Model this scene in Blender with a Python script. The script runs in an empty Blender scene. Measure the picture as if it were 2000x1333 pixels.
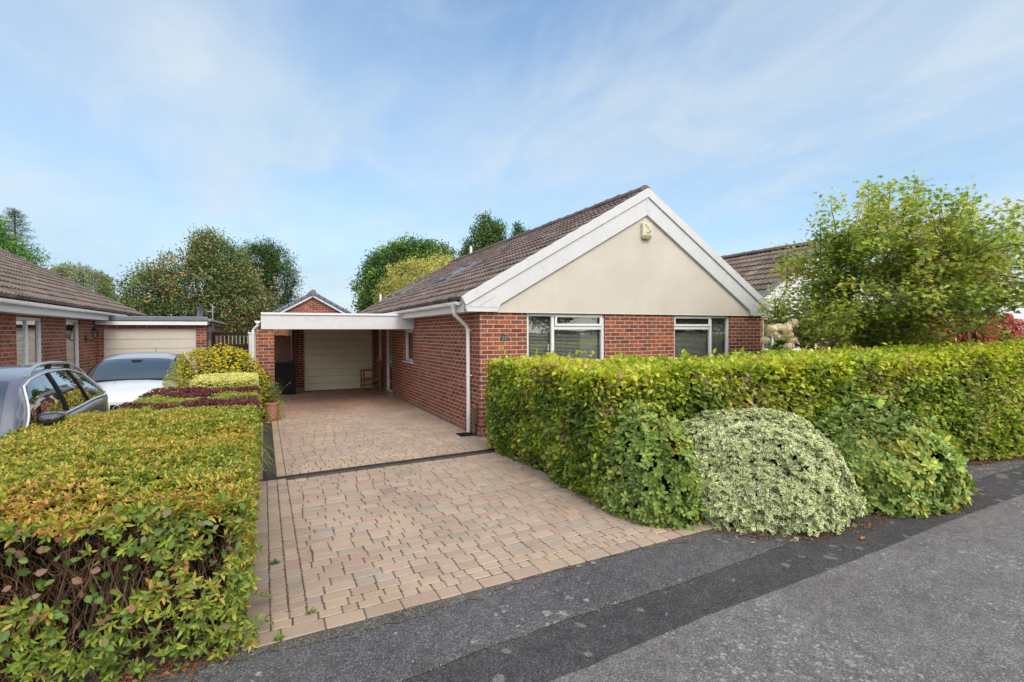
import bpy, math, random
import numpy as np
from mathutils import Vector, Matrix
R = math.radians
rng = np.random.default_rng(7)
random.seed(7)
sc = bpy.context.scene
COL = sc.collection

# ------------------------------------------------------------------ materials
def newmat(name):
    m = bpy.data.materials.new(name); m.use_nodes = True
    nt = m.node_tree; nt.nodes.clear()
    out = nt.nodes.new('ShaderNodeOutputMaterial')
    return m, nt, out
def N(nt, t, **kw):
    n = nt.nodes.new('ShaderNode' + t)
    for k, v in kw.items(): setattr(n, k, v)
    return n
def setin(n, **kw):
    for k, v in kw.items():
        n.inputs[k.replace('_', ' ')].default_value = v
def L(nt, a, b): nt.links.new(a, b)
def ramp(nt, stops, src=None, interp='LINEAR'):
    r = N(nt, 'ValToRGB'); cr = r.color_ramp; cr.interpolation = interp
    while len(cr.elements) < len(stops): cr.elements.new(0.5)
    for e, (p, c) in zip(cr.elements, stops):
        e.position = p; e.color = (c[0], c[1], c[2], 1) if len(c) == 3 else c
    if src is not None: L(nt, src, r.inputs[0])
    return r
def mixc(nt, fac, a, b, mode='MIX'):
    m = N(nt, 'MixRGB', blend_type=mode)
    for i, v in ((0, fac), (1, a), (2, b)):
        if hasattr(v, 'links') or hasattr(v, 'is_output'): L(nt, v, m.inputs[i])
        elif i == 0: m.inputs[0].default_value = v
        else: m.inputs[i].default_value = (v[0], v[1], v[2], 1)
    return m.outputs[0]
def noise(nt, vec, scale, detail=4, rough=.55, dist=0):
    n = N(nt, 'TexNoise'); n.inputs['Scale'].default_value = scale
    n.inputs['Detail'].default_value = detail; n.inputs['Roughness'].default_value = rough
    n.inputs['Distortion'].default_value = dist
    if vec is not None: L(nt, vec, n.inputs['Vector'])
    return n.outputs['Fac']
def bump(nt, h, strength=.3, dist=.01, nrm=None):
    b = N(nt, 'Bump'); b.inputs['Strength'].default_value = strength; b.inputs['Distance'].default_value = dist
    L(nt, h, b.inputs['Height'])
    if nrm is not None: L(nt, nrm, b.inputs['Normal'])
    return b.outputs[0]
def bsdf(nt, out, color, rough=.6, spec=.5, metal=0, nrm=None, coat=0):
    b = N(nt, 'BsdfPrincipled')
    if hasattr(color, 'links'): L(nt, color, b.inputs['Base Color'])
    else: b.inputs['Base Color'].default_value = (color[0], color[1], color[2], 1)
    if hasattr(rough, 'links'): L(nt, rough, b.inputs['Roughness'])
    else: b.inputs['Roughness'].default_value = rough
    b.inputs['Specular IOR Level'].default_value = spec
    b.inputs['Metallic'].default_value = metal
    b.inputs['Coat Weight'].default_value = coat
    if coat: b.inputs['Coat Roughness'].default_value = .03
    if nrm is not None: L(nt, nrm, b.inputs['Normal'])
    L(nt, b.outputs[0], out.inputs[0])
    return b
def wpos(nt): return N(nt, 'NewGeometry').outputs['Position']
def opos(nt): return N(nt, 'TexCoord').outputs['Object']
def uvn(nt): return N(nt, 'TexCoord').outputs['UV']

def plain(name, color, rough=.5, spec=.5, metal=0, var=.12, scale=6, bmp=0, bscale=60, coat=0, dirt=0, streak=0):
    """painted or plain surface with soft tonal variation, faint grime and micro relief"""
    m, nt, out = newmat(name); p = wpos(nt)
    n1 = noise(nt, p, scale, 5, .6)
    c0 = [max(0, c * (1 - var)) for c in color]; c1 = [min(1, c * (1 + var)) for c in color]
    c = ramp(nt, [(.3, c0), (.7, c1)], n1).outputs[0]
    if dirt:
        n2 = noise(nt, p, 2.3, 8, .7, .5)
        f = ramp(nt, [(.5, (0, 0, 0)), (.75, (dirt, dirt, dirt))], n2).outputs[0]
        c = mixc(nt, f, c, (.16, .14, .11))
    if streak:      # faint rain streaks running down the face
        mp = N(nt, 'Mapping'); mp.inputs['Scale'].default_value = (2.6, 2.6, .5); L(nt, p, mp.inputs['Vector'])
        k = 1 - streak; c = mixc(nt, 1, c, ramp(nt, [(.42, (1, 1, 1)), (.70, (k, k, k * .98))], noise(nt, mp.outputs[0], 1.6, 6, .65)).outputs[0], 'MULTIPLY')
    nr = bump(nt, noise(nt, p, bscale, 3), bmp, .004) if bmp else None
    bsdf(nt, out, c, rough, spec, metal, nr, coat)
    return m

def brick_mat(name, tint=(1, 1, 1), mortar=(.60, .42, .33), lum=1.12, white=.0):
    m, nt, out = newmat(name); uv = uvn(nt)
    # slight wobble of the courses
    b = N(nt, 'TexBrick'); b.offset = .5
    setin(b, Scale=1.0, Mortar_Size=.0075, Mortar_Smooth=.25, Bias=0.0, Brick_Width=.225, Row_Height=.075)
    b.inputs['Color1'].default_value = (0, 0, 0, 1); b.inputs['Color2'].default_value = (1, 1, 1, 1); b.inputs['Mortar'].default_value = (.5, .5, .5, 1)
    wob = N(nt, 'TexNoise'); setin(wob, Scale=9.0, Detail=3.0); L(nt, uv, wob.inputs['Vector'])
    add = N(nt, 'VectorMath', operation='MULTIPLY_ADD'); L(nt, wob.outputs['Color'], add.inputs[0])
    add.inputs[1].default_value = (.007, .007, 0); L(nt, uv, add.inputs[2]); L(nt, add.outputs[0], b.inputs['Vector'])
    def c(r, g, bb): return (r * tint[0] * lum * 1.06, g * tint[1] * lum * 1.08, bb * tint[2] * lum)
    pal = ramp(nt, [(0, c(.11, .046, .038)), (.16, c(.19, .066, .046)), (.34, c(.27, .085, .050)), (.5, c(.20, .060, .042)), (.64, c(.29, .085, .050)),
                    (.8, c(.36, .105, .055)), (.92, c(.15, .07, .060)), (1, c(.26, .14, .095))], b.outputs['Color']).outputs[0]
    # banding and mottling inside each brick
    mp = N(nt, 'Mapping'); L(nt, uv, mp.inputs['Vector']); mp.inputs['Scale'].default_value = (1, .22, 1)
    band = noise(nt, mp.outputs[0], 20, 3, .6)
    pal = mixc(nt, ramp(nt, [(.46, (0, 0, 0)), (.66, (.75, .75, .75))], band).outputs[0], pal, c(.085, .038, .034))
    fine = noise(nt, uv, 120, 5, .7)
    pal = mixc(nt, .6, pal, ramp(nt, [(.3, (.55, .55, .55)), (.7, (1.25, 1.2, 1.2))], fine).outputs[0], 'MULTIPLY')
    big = noise(nt, uv, .9, 5, .6)
    mo = mixc(nt, .6, mortar, ramp(nt, [(.3, (.6, .6, .62)), (.7, (1.2, 1.2, 1.2))], noise(nt, uv, 26, 4)).outputs[0], 'MULTIPLY')
    col = mixc(nt, b.outputs['Fac'], pal, mo)
    col = mixc(nt, .6, col, ramp(nt, [(.25, (.72, .70, .70)), (.75, (1.18, 1.16, 1.14))], big).outputs[0], 'MULTIPLY')
    # pale salt bloom low on the wall
    sp = N(nt, 'SeparateXYZ'); L(nt, wpos(nt), sp.inputs[0])
    low = ramp(nt, [(0, (.85, .85, .85)), (.16, (0, 0, 0))], sp.outputs['Z']).outputs[0]
    lown = mixc(nt, 1, low, ramp(nt, [(.42, (0, 0, 0)), (.6, (1, 1, 1))], noise(nt, uv, 7, 6, .7)).outputs[0], 'MULTIPLY')
    col = mixc(nt, lown, col, (.30, .25, .20))
    if white: col = mixc(nt, white, col, (.5, .4, .36))
    inv = N(nt, 'Math', operation='SUBTRACT'); inv.inputs[0].default_value = 1; L(nt, b.outputs['Fac'], inv.inputs[1])
    h = N(nt, 'Math', operation='MULTIPLY_ADD'); L(nt, fine, h.inputs[0]); h.inputs[1].default_value = .35; L(nt, inv.outputs[0], h.inputs[2])
    bsdf(nt, out, col, .88, .25, nrm=bump(nt, h.outputs[0], .8, .006))
    return m

def tile_mat(name, base, lichen=.5):
    m, nt, out = newmat(name); p = wpos(nt)
    n1 = noise(nt, p, 2.2, 6, .65); n2 = noise(nt, p, 38, 5, .7)
    at = N(nt, 'Attribute'); at.attribute_name = 'Col'
    c = mixc(nt, 1, at.outputs['Color'], base, 'MULTIPLY')
    c = mixc(nt, .8, c, ramp(nt, [(.25, (.5, .5, .52)), (.75, (1.3, 1.28, 1.25))], n1).outputs[0], 'MULTIPLY')
    c = mixc(nt, .7, c, ramp(nt, [(.3, (.55, .55, .55)), (.7, (1.3, 1.3, 1.3))], n2).outputs[0], 'MULTIPLY')
    v = N(nt, 'TexVoronoi'); v.inputs['Scale'].default_value = 9; L(nt, p, v.inputs['Vector'])
    nn = N(nt, 'Math', operation='ADD'); L(nt, v.outputs['Distance'], nn.inputs[0])
    nm = N(nt, 'Math', operation='MULTIPLY'); L(nt, noise(nt, p, 4, 4), nm.inputs[0]); nm.inputs[1].default_value = .5; L(nt, nm.outputs[0], nn.inputs[1])
    f = ramp(nt, [(.30, (lichen, lichen, lichen)), (.36, (0, 0, 0))], nn.outputs[0]).outputs[0]
    c = mixc(nt, f, c, (.42, .40, .36))
    bsdf(nt, out, c, .92, .2, nrm=bump(nt, n2, .5, .006))
    return m

def leaf_mat(name, trans=.3, rough=.5, spec=.35, midrib=None, rim=None, rimlo=.55, rimhi=.75):
    m, nt, out = newmat(name)
    at = N(nt, 'Attribute'); at.attribute_name = 'Col'; c = at.outputs['Color']
    if midrib is not None or rim is not None:
        a2 = N(nt, 'Attribute'); a2.attribute_name = 'rim'
        if rim is not None:
            nz = N(nt, 'Math', operation='MULTIPLY_ADD'); L(nt, noise(nt, opos(nt), 60, 3), nz.inputs[0]); nz.inputs[1].default_value = .6
            s = N(nt, 'Math', operation='SUBTRACT'); L(nt, a2.outputs['Fac'], s.inputs[0]); s.inputs[1].default_value = .3
            L(nt, s.outputs[0], nz.inputs[2])
            c = mixc(nt, ramp(nt, [(rimlo, (0, 0, 0)), (rimhi, (1, 1, 1))], nz.outputs[0]).outputs[0], c, rim)
        else:
            c = mixc(nt, ramp(nt, [(0, (midrib[3],) * 3), (.22, (0, 0, 0))], a2.outputs['Fac']).outputs[0], c, midrib[:3])
    c = mixc(nt, .5, c, ramp(nt, [(.3, (.7, .7, .7)), (.7, (1.25, 1.25, 1.25))], noise(nt, opos(nt), 25, 3)).outputs[0], 'MULTIPLY')
    b = N(nt, 'BsdfPrincipled'); L(nt, c, b.inputs['Base Color']); setin(b, Roughness=rough); b.inputs['Specular IOR Level'].default_value = spec
    t = N(nt, 'BsdfTranslucent'); L(nt, mixc(nt, 1, c, (1.25, 1.3, .7), 'MULTIPLY'), t.inputs[0])
    x = N(nt, 'MixShader'); x.inputs[0].default_value = trans
    L(nt, b.outputs[0], x.inputs[1]); L(nt, t.outputs[0], x.inputs[2]); L(nt, x.outputs[0], out.inputs[0])
    return m

def glass_mat(name, tint=(.9, .95, .95), refl=1.0, body=None, bodymix=0.0, rough=0.01):
    m, nt, out = newmat(name)
    lw = N(nt, 'LayerWeight'); lw.inputs['Blend'].default_value = .5
    pw = N(nt, 'Math', operation='POWER'); L(nt, lw.outputs['Facing'], pw.inputs[0]); pw.inputs[1].default_value = 4.5
    fr = N(nt, 'Math', operation='MULTIPLY_ADD'); L(nt, pw.outputs[0], fr.inputs[0]); fr.inputs[1].default_value = .6; fr.inputs[2].default_value = .06
    g = N(nt, 'BsdfGlossy'); g.inputs['Roughness'].default_value = rough; g.inputs['Color'].default_value = (1, 1, 1, 1)
    t = N(nt, 'BsdfTransparent'); t.inputs[0].default_value = (*tint, 1)
    base = t.outputs[0]
    if body:
        d = N(nt, 'BsdfDiffuse'); d.inputs[0].default_value = (*body, 1)
        x = N(nt, 'MixShader'); x.inputs[0].default_value = bodymix; L(nt, t.outputs[0], x.inputs[1]); L(nt, d.outputs[0], x.inputs[2]); base = x.outputs[0]
    f = N(nt, 'Math', operation='MULTIPLY'); f.use_clamp = True; L(nt, fr.outputs[0], f.inputs[0]); f.inputs[1].default_value = refl
    geo = N(nt, 'NewGeometry')
    wv = bump(nt, noise(nt, wpos(nt), 1.3, 2), .04, .05); L(nt, wv, g.inputs['Normal'])
    x2 = N(nt, 'MixShader'); L(nt, f.outputs[0], x2.inputs[0]); L(nt, base, x2.inputs[1]); L(nt, g.outputs[0], x2.inputs[2])
    L(nt, x2.outputs[0], out.inputs[0]); return m

def asphalt_mat(name, c0, c1, spot=.0, spotscale=3.0, chip=.6, chipc=(.26, .26, .26)):
    m, nt, out = newmat(name); p = wpos(nt)
    n1 = noise(nt, p, 1.1, 6, .6); n2 = noise(nt, p, 170, 3, .7)
    c = ramp(nt, [(.3, c0), (.7, c1)], n1).outputs[0]
    v = N(nt, 'TexVoronoi'); v.inputs['Scale'].default_value = 150; L(nt, p, v.inputs['Vector'])
    sep = N(nt, 'SeparateColor'); L(nt, v.outputs['Color'], sep.inputs[0])
    c = mixc(nt, .9, c, ramp(nt, [(0, (.50, .50, .50)), (.5, (.85, .85, .85)), (.8, (1.25, 1.25, 1.25)), (1, (1.9, 1.9, 1.9))], sep.outputs[0]).outputs[0], 'MULTIPLY')
    f = ramp(nt, [(.90, (0, 0, 0)), (.93, (chip, chip, chip))], sep.outputs[1]).outputs[0]
    c = mixc(nt, f, c, chipc)
    c = mixc(nt, .8, c, ramp(nt, [(.35, (.72, .72, .74)), (.65, (1.15, 1.15, 1.15))], noise(nt, p, 9, 5, .7)).outputs[0], 'MULTIPLY')
    if spot:
        # lichen blotches in drifts
        v2 = N(nt, 'TexVoronoi'); v2.inputs['Scale'].default_value = spotscale * 5
        mw = N(nt, 'VectorMath', operation='MULTIPLY_ADD'); wn = N(nt, 'TexNoise'); setin(wn, Scale=14.0, Detail=4.0); L(nt, p, wn.inputs['Vector'])
        L(nt, wn.outputs['Color'], mw.inputs[0]); mw.inputs[1].default_value = (.09, .09, .0); L(nt, p, mw.inputs[2]); L(nt, mw.outputs[0], v2.inputs['Vector'])
        s2 = N(nt, 'SeparateColor'); L(nt, v2.outputs['Color'], s2.inputs[0])
        drift = noise(nt, p, .8, 3, .5)
        th = N(nt, 'Math', operation='MULTIPLY'); L(nt, s2.outputs[0], th.inputs[0]); L(nt, ramp(nt, [(.44, (.42, .42, .42)), (.62, (1.25, 1.25, 1.25))], drift).outputs[0], th.inputs[1])
        size = N(nt, 'Math', operation='MULTIPLY'); L(nt, th.outputs[0], size.inputs[0]); size.inputs[1].default_value = .42
        d = N(nt, 'Math', operation='SUBTRACT'); L(nt, size.outputs[0], d.inputs[0]); L(nt, v2.outputs['Distance'], d.inputs[1])
        ff = ramp(nt, [(0, (0, 0, 0)), (.05, (spot, spot, spot))], d.outputs[0]).outputs[0]
        ff = mixc(nt, 1, ff, ramp(nt, [(.35, (.15, .15, .15)), (.6, (1, 1, 1))], noise(nt, p, 60, 3)).outputs[0], 'MULTIPLY')
        c = mixc(nt, ff, c, (.44, .44, .42))
    h = N(nt, 'Math', operation='MULTIPLY_ADD'); L(nt, sep.outputs[0], h.inputs[0]); h.inputs[1].default_value = .6; L(nt, n2, h.inputs[2])
    bsdf(nt, out, c, .85, .3, nrm=bump(nt, h.outputs[0], .7, .004))
    return m

# ------------------------------------------------------------------ object helpers
def prop(o, label=None, cat=None, group=None, kind=None):
    if label: o['label'] = label
    if cat: o['category'] = cat
    if group: o['group'] = group
    if kind: o['kind'] = kind
    return o
def thing(name, label, cat, loc=(0, 0, 0), group=None, rot=0):
    o = bpy.data.objects.new(name, None); COL.objects.link(o); o.empty_display_size = .2
    o.location = loc; o.rotation_euler = (0, 0, rot); prop(o, label, cat, group); return o
def adopt(o, parent, world):
    if parent is not None:
        o.parent = parent
        if world and parent.type == 'EMPTY':
            o.matrix_parent_inverse = Matrix.Translation(-Vector(parent.location))
class MB:
    """collects faces, with a metric uv per corner, into one mesh"""
    def __init__(s): s.v = []; s.f = []; s.uv = []; s.m = []; s.sm = []
    def face(s, pts, uv=None, m=0, smooth=False):
        i = len(s.v); s.v += [tuple(p) for p in pts]; s.f.append(tuple(range(i, i + len(pts))))
        if uv is None:
            a = Vector(pts[0]); n = (Vector(pts[1]) - a).cross(Vector(pts[2]) - a)
            ax = max(range(3), key=lambda k: abs(n[k])); k = [(1, 2), (0, 2), (0, 1)][ax]
            uv = [(p[k[0]], p[k[1]]) for p in pts]
        s.uv += uv; s.m.append(m); s.sm.append(smooth)
    def box(s, x0, y0, z0, x1, y1, z1, m=0, skip=''):
        a, b, c, d = (x0, y0, z0), (x1, y0, z0), (x1, y1, z0), (x0, y1, z0)
        e, f, g, h = (x0, y0, z1), (x1, y0, z1), (x1, y1, z1), (x0, y1, z1)
        for k, q in (('b', (d, c, b, a)), ('t', (e, f, g, h)), ('f', (a, b, f, e)), ('k', (c, d, h, g)), ('r', (b, c, g, f)), ('l', (d, a, e, h))):
            if k not in skip: s.face(q, m=m)
    def prism(s, poly, y0, y1, m=0, axis='y'):
        """polygon in (x,z) extruded along y (or in (y,z) along x)"""
        P = (lambda p, t: (p[0], t, p[1])) if axis == 'y' else (lambda p, t: (t, p[0], p[1]))
        n = len(poly)
        s.face([P(p, y0) for p in poly], m=m); s.face([P(p, y1) for p in reversed(poly)], m=m)
        for i in range(n):
            p, q = poly[i], poly[(i + 1) % n]; s.face([P(p, y0), P(p, y1), P(q, y1), P(q, y0)], m=m)
    def beam(s, a, b, w, h, m=0, up=(0, 0, 1)):
        a, b = Vector(a), Vector(b); d = (b - a).normalized(); u = Vector(up)
        sd = d.cross(u).normalized(); u = sd.cross(d)
        q = [(-w / 2, -h / 2), (w / 2, -h / 2), (w / 2, h / 2), (-w / 2, h / 2)]
        A = [a + sd * x + u * y for x, y in q]; B = [b + sd * x + u * y for x, y in q]
        s.face(A[::-1], m=m); s.face(B, m=m)
        for i in range(4): j = (i + 1) % 4; s.face([A[i], A[j], B[j], B[i]], m=m)
    def tube(s, pts, r, n=8, m=0, cap=True, smooth=True):
        pts = [Vector(p) for p in pts]; rr = r if hasattr(r, '__len__') else [r] * len(pts)
        rings = []; pu = None
        for i, p in enumerate(pts):
            d = (pts[min(i + 1, len(pts) - 1)] - pts[max(i - 1, 0)])
            if d.length < 1e-9: d = Vector((0, 0, 1))
            d.normalize()
            u = (pu - d * pu.dot(d)) if pu is not None else d.orthogonal()
            if u.length < 1e-6: u = d.orthogonal()
            u.normalize(); pu = u; w = d.cross(u)
            rings.append([p + (u * math.cos(t) + w * math.sin(t)) * rr[i] for t in [2 * math.pi * k / n for k in range(n)]])
        for i in range(len(rings) - 1):
            for k in range(n):
                j = (k + 1) % n; s.face([rings[i][k], rings[i][j], rings[i + 1][j], rings[i + 1][k]], m=m, smooth=smooth)
        if cap: s.face(rings[0][::-1], m=m); s.face(rings[-1], m=m)
    def lathe(s, prof, cx, cy, cz=0, n=28, m=0, smooth=True):
        for i in range(len(prof) - 1):
            (r0, z0), (r1, z1) = prof[i], prof[i + 1]
            for k in range(n):
                a, b = 2 * math.pi * k / n, 2 * math.pi * (k + 1) / n
                s.face([(cx + r0 * math.cos(a), cy + r0 * math.sin(a), cz + z0), (cx + r0 * math.cos(b), cy + r0 * math.sin(b), cz + z0),
                        (cx + r1 * math.cos(b), cy + r1 * math.sin(b), cz + z1), (cx + r1 * math.cos(a), cy + r1 * math.sin(a), cz + z1)], m=m, smooth=smooth)
    def grid(s, G, m=0, smooth=True, closed=False):
        nu, nv = len(G), len(G[0])
        for i in range(nu - 1):
            for j in range(nv - 1):
                s.face([G[i][j], G[i + 1][j], G[i + 1][j + 1], G[i][j + 1]], m=m, smooth=smooth)
    def build(s, name, mats, parent=None, world=True, bevel=0, weld=False, kind=None, seg=1):
        me = bpy.data.meshes.new(name); me.from_pydata(s.v, [], s.f)
        uvl = me.uv_layers.new(name='UVMap'); flat = np.array(s.uv, dtype=np.float32).ravel()
        uvl.data.foreach_set('uv', flat)
        mats = mats if isinstance(mats, (list, tuple)) else [mats]
        for mm in mats: me.materials.append(mm)
        me.polygons.foreach_set('material_index', s.m); me.polygons.foreach_set('use_smooth', s.sm)
        if weld or bevel:
            import bmesh
            bm = bmesh.new(); bm.from_mesh(me); bmesh.ops.remove_doubles(bm, verts=bm.verts, dist=1e-5); bm.to_mesh(me); bm.free()
        me.update()
        o = bpy.data.objects.new(name, me); COL.objects.link(o); adopt(o, parent, world)
        if bevel:
            b = o.modifiers.new('edge', 'BEVEL'); b.width = bevel; b.segments = seg; b.limit_method = 'ANGLE'; b.angle_limit = R(35)
        if kind: o['kind'] = kind
        return o

# ------------------------------------------------------------------ numpy foliage
def vnoise(P, scale, seed=0):
    """smooth value noise in 0..1 at points P (n,3)"""
    q = np.asarray(P, float) * scale + seed * 17.13; i = np.floor(q).astype(np.int64); f = q - i; f = f * f * (3 - 2 * f)
    def h(a, b, c):
        x = (a * 73856093) ^ (b * 19349663) ^ (c * 83492791) ^ (seed * 2654435 + 97)
        x = (x ^ (x >> 13)) * 1274126177; x = x ^ (x >> 16)
        return (x & 0xffff) / 65535.0
    r = 0
    for a in (0, 1):
        for b in (0, 1):
            for c in (0, 1):
                w = (f[:, 0] if a else 1 - f[:, 0]) * (f[:, 1] if b else 1 - f[:, 1]) * (f[:, 2] if c else 1 - f[:, 2])
                r = r + w * h(i[:, 0] + a, i[:, 1] + b, i[:, 2] + c)
    return r
def nrm(v): return v / np.maximum(np.linalg.norm(v, axis=-1, keepdims=True), 1e-9)
OVAL = ([(0, 0), (.30, 0), (.68, 0), (1, 0), (.28, .42), (.64, .40), (.28, -.42), (.64, -.40)], [0, 0, 0, 1, 1, 1, 1, 1],
        [(0, 1, 4), (1, 2, 5), (1, 5, 4), (2, 3, 5), (0, 6, 1), (1, 6, 7), (1, 7, 2), (2, 7, 3)])
ROUND = ([(0, 0), (.33, 0), (.66, 0), (1, 0), (.12, .22), (.40, .45), (.74, .42), (.94, .2), (.12, -.22), (.40, -.45), (.74, -.42), (.94, -.2)], [0] * 4 + [1] * 8,
         [(0, 1, 4), (1, 5, 4), (1, 2, 5), (2, 6, 5), (2, 3, 7), (2, 7, 6), (0, 8, 1), (1, 8, 9), (1, 9, 2), (2, 9, 10), (2, 11, 3), (2, 10, 11)])
RHOMB = ([(0, 0), (1, 0), (.45, .5), (.45, -.5)], [0, 0, 1, 1], [(0, 1, 2), (0, 3, 1)])
MAPLE = ([(0, 0), (.42, 0), (1.0, 0), (.62, .16), (.80, .50), (.42, .26), (.25, .62), (.12, .22), (.62, -.16), (.80, -.50), (.42, -.26), (.25, -.62), (.12, -.22)], [0] * 2 + [1] * 11,
         [(1, 2, 3), (1, 3, 4), (1, 4, 5), (1, 5, 6), (1, 6, 7), (0, 1, 7), (1, 8, 2), (1, 9, 8), (1, 10, 9), (1, 11, 10), (1, 12, 11), (0, 12, 1)])
def leaf_mesh(name, P, D, Nn, Ln, Wd, C, mat, shape=OVAL, fold=.25, curl=.12, parent=None, world=True, extra=None):
    """one mesh of n leaves: base P, growing along D, facing Nn, length Ln, width Wd, colour C"""
    n = len(P); uvp, rim, tr = shape; uvp = np.array(uvp); k = len(uvp)
    D = nrm(D); Nn = nrm(Nn - D * (Nn * D).sum(1, keepdims=True)); S = np.cross(D, Nn)
    u = uvp[:, 0][None, :, None]; v = uvp[:, 1][None, :, None]
    Ln = np.broadcast_to(np.asarray(Ln, float).reshape(-1, 1, 1), (n, 1, 1)); Wd = np.broadcast_to(np.asarray(Wd, float).reshape(-1, 1, 1), (n, 1, 1))
    cu = rng.uniform(-.5, 1.5, (n, 1, 1)) * curl
    V = P[:, None, :] + D[:, None, :] * u * Ln + S[:, None, :] * v * Wd + Nn[:, None, :] * (np.abs(v) * fold * Wd - cu * u * u * Ln)
    T = (np.array(tr)[None] + (np.arange(n) * k)[:, None, None]).reshape(-1)
    me = bpy.data.meshes.new(name)
    me.vertices.add(n * k); me.vertices.foreach_set('co', V.astype(np.float32).ravel())
    nt_ = n * len(tr); me.loops.add(nt_ * 3); me.loops.foreach_set('vertex_index', T.astype(np.int32))
    me.polygons.add(nt_); me.polygons.foreach_set('loop_start', np.arange(0, nt_ * 3, 3, dtype=np.int32))
    try: me.polygons.foreach_set('loop_total', np.full(nt_, 3, dtype=np.int32))
    except Exception: pass
    me.update(calc_edges=True)
    a = me.attributes.new('Col', 'FLOAT_COLOR', 'POINT'); cc = np.ones((n, k, 4), np.float32); cc[:, :, :3] = np.clip(C, 0, 1)[:, None, :]
    a.data.foreach_set('color', cc.ravel())
    b = me.attributes.new('rim', 'FLOAT', 'POINT'); b.data.foreach_set('value', np.tile(np.array(rim, np.float32), n))
    me.materials.append(mat)
    o = bpy.data.objects.new(name, me); COL.objects.link(o); adopt(o, parent, world)
    return o
def palette(n, cols, probs, P=None, jit=.18, seed=1, scale=1.5, nz=.5):
    cols = np.array(cols, float); probs = np.array(probs, float)
    if P is not None:
        # drift of colour through the plant, so that tones come in clumps
        t = vnoise(P, scale, seed) * nz + rng.random(n) * (1 - nz)
        r = np.argsort(np.argsort(t)) / max(1, n - 1)
    else: r = rng.random(n)
    idx = np.searchsorted(np.cumsum(probs) / probs.sum(), r * .9999); C = cols[np.minimum(idx, len(cols) - 1)]
    return C * (1 + rng.normal(0, jit, (n, 1))) * (1 + rng.normal(0, jit * .3, (n, 3)))
def rand_dir(n):
    v = rng.normal(size=(n, 3)); return nrm(v)

def twigs(name, segs, mat, parent=None, world=True, sides=4):
    """segs: list of (points, r0, r1) -> one mesh of tapered tubes"""
    b = MB()
    for pts, r0, r1 in segs:
        k = len(pts); b.tube(pts, [r0 + (r1 - r0) * i / (k - 1) for i in range(k)], sides, cap=False)
    return b.build(name, mat, parent, world)
def wander(a, b, k=5, amp=.1):
    a, b = np.array(a, float), np.array(b, float); L_ = np.linalg.norm(b - a); o = []
    off = np.zeros(3)
    for i in range(k + 1):
        t = i / k; w = math.sin(math.pi * t)
        o.append(a + (b - a) * t + off * w)
        off = off + rng.normal(0, amp * L_ / k, 3) * 1.3
    return o
# ------------------------------------------------------------------ camera
yaw, pitch, roll, FPX, EYE = R(25.47), R(.8976), R(.2287), 1019.27, 1.795
fw = Vector((math.sin(yaw), math.cos(yaw), 0)); rt = Vector((math.cos(yaw), -math.sin(yaw), 0)); dn = Vector((0, 0, -1))
f2 = fw * math.cos(pitch) + dn * math.sin(pitch); d2 = dn * math.cos(pitch) - fw * math.sin(pitch)
r3 = rt * math.cos(roll) + d2 * math.sin(roll); d3 = d2 * math.cos(roll) - rt * math.sin(roll)
cam = bpy.data.cameras.new('camera'); camo = bpy.data.objects.new('camera', cam); COL.objects.link(camo)
camo.matrix_world = Matrix(((r3.x, -d3.x, -f2.x, 0), (r3.y, -d3.y, -f2.y, 0), (r3.z, -d3.z, -f2.z, EYE), (0, 0, 0, 1)))
cam.sensor_width = 36; cam.lens = FPX / 2000 * 36; cam.clip_start = .05; cam.clip_end = 2000
sc.camera = camo

# ------------------------------------------------------------------ light
SUN_EL, SUN_AZ = R(44), R(176)          # azimuth clockwise from +Y : light comes from behind the camera
w = bpy.data.worlds.new('World'); sc.world = w; w.use_nodes = True; nt = w.node_tree; nt.nodes.clear()
wo = N(nt, 'OutputWorld'); bg = N(nt, 'Background'); sky = N(nt, 'TexSky'); sky.sky_type = 'NISHITA'
sky.sun_disc = False; sky.sun_elevation = SUN_EL; sky.sun_rotation = SUN_AZ; sky.air_density = 1.0; sky.dust_density = 1.2; sky.ozone_density = 1.6
tc = N(nt, 'TexCoord'); sep = N(nt, 'SeparateXYZ'); L(nt, tc.outputs['Generated'], sep.inputs[0])
# clouds laid on a high flat layer: direction / height
zz = N(nt, 'Math', operation='MAXIMUM'); L(nt, sep.outputs['Z'], zz.inputs[0]); zz.inputs[1].default_value = 0.0
za = N(nt, 'Math', operation='ADD'); L(nt, zz.outputs[0], za.inputs[0]); za.inputs[1].default_value = .16
dx = N(nt, 'Math', operation='DIVIDE'); L(nt, sep.outputs['X'], dx.inputs[0]); L(nt, za.outputs[0], dx.inputs[1])
dy = N(nt, 'Math', operation='DIVIDE'); L(nt, sep.outputs['Y'], dy.inputs[0]); L(nt, za.outputs[0], dy.inputs[1])
cb = N(nt, 'CombineXYZ'); L(nt, dx.outputs[0], cb.inputs[0]); L(nt, dy.outputs[0], cb.inputs[1])
mp = N(nt, 'Mapping'); L(nt, cb.outputs[0], mp.inputs['Vector']); mp.inputs['Rotation'].default_value = (0, 0, R(-35)); mp.inputs['Scale'].default_value = (1.0, .55, 1); mp.inputs['Location'].default_value = (1.3, .4, 0)
big = noise(nt, mp.outputs[0], .62, 6, .5, .3)
wisp = noise(nt, mp.outputs[0], 2.3, 9, .6, 1.3)
bigr = ramp(nt, [(.42, (0, 0, 0)), (.62, (1, 1, 1))], big).outputs[0]
wr = ramp(nt, [(.46, (0, 0, 0)), (.78, (1, 1, 1))], wisp).outputs[0]
f = N(nt, 'Math', operation='MULTIPLY_ADD'); L(nt, wr, f.inputs[0]); f.inputs[1].default_value = .30
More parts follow.
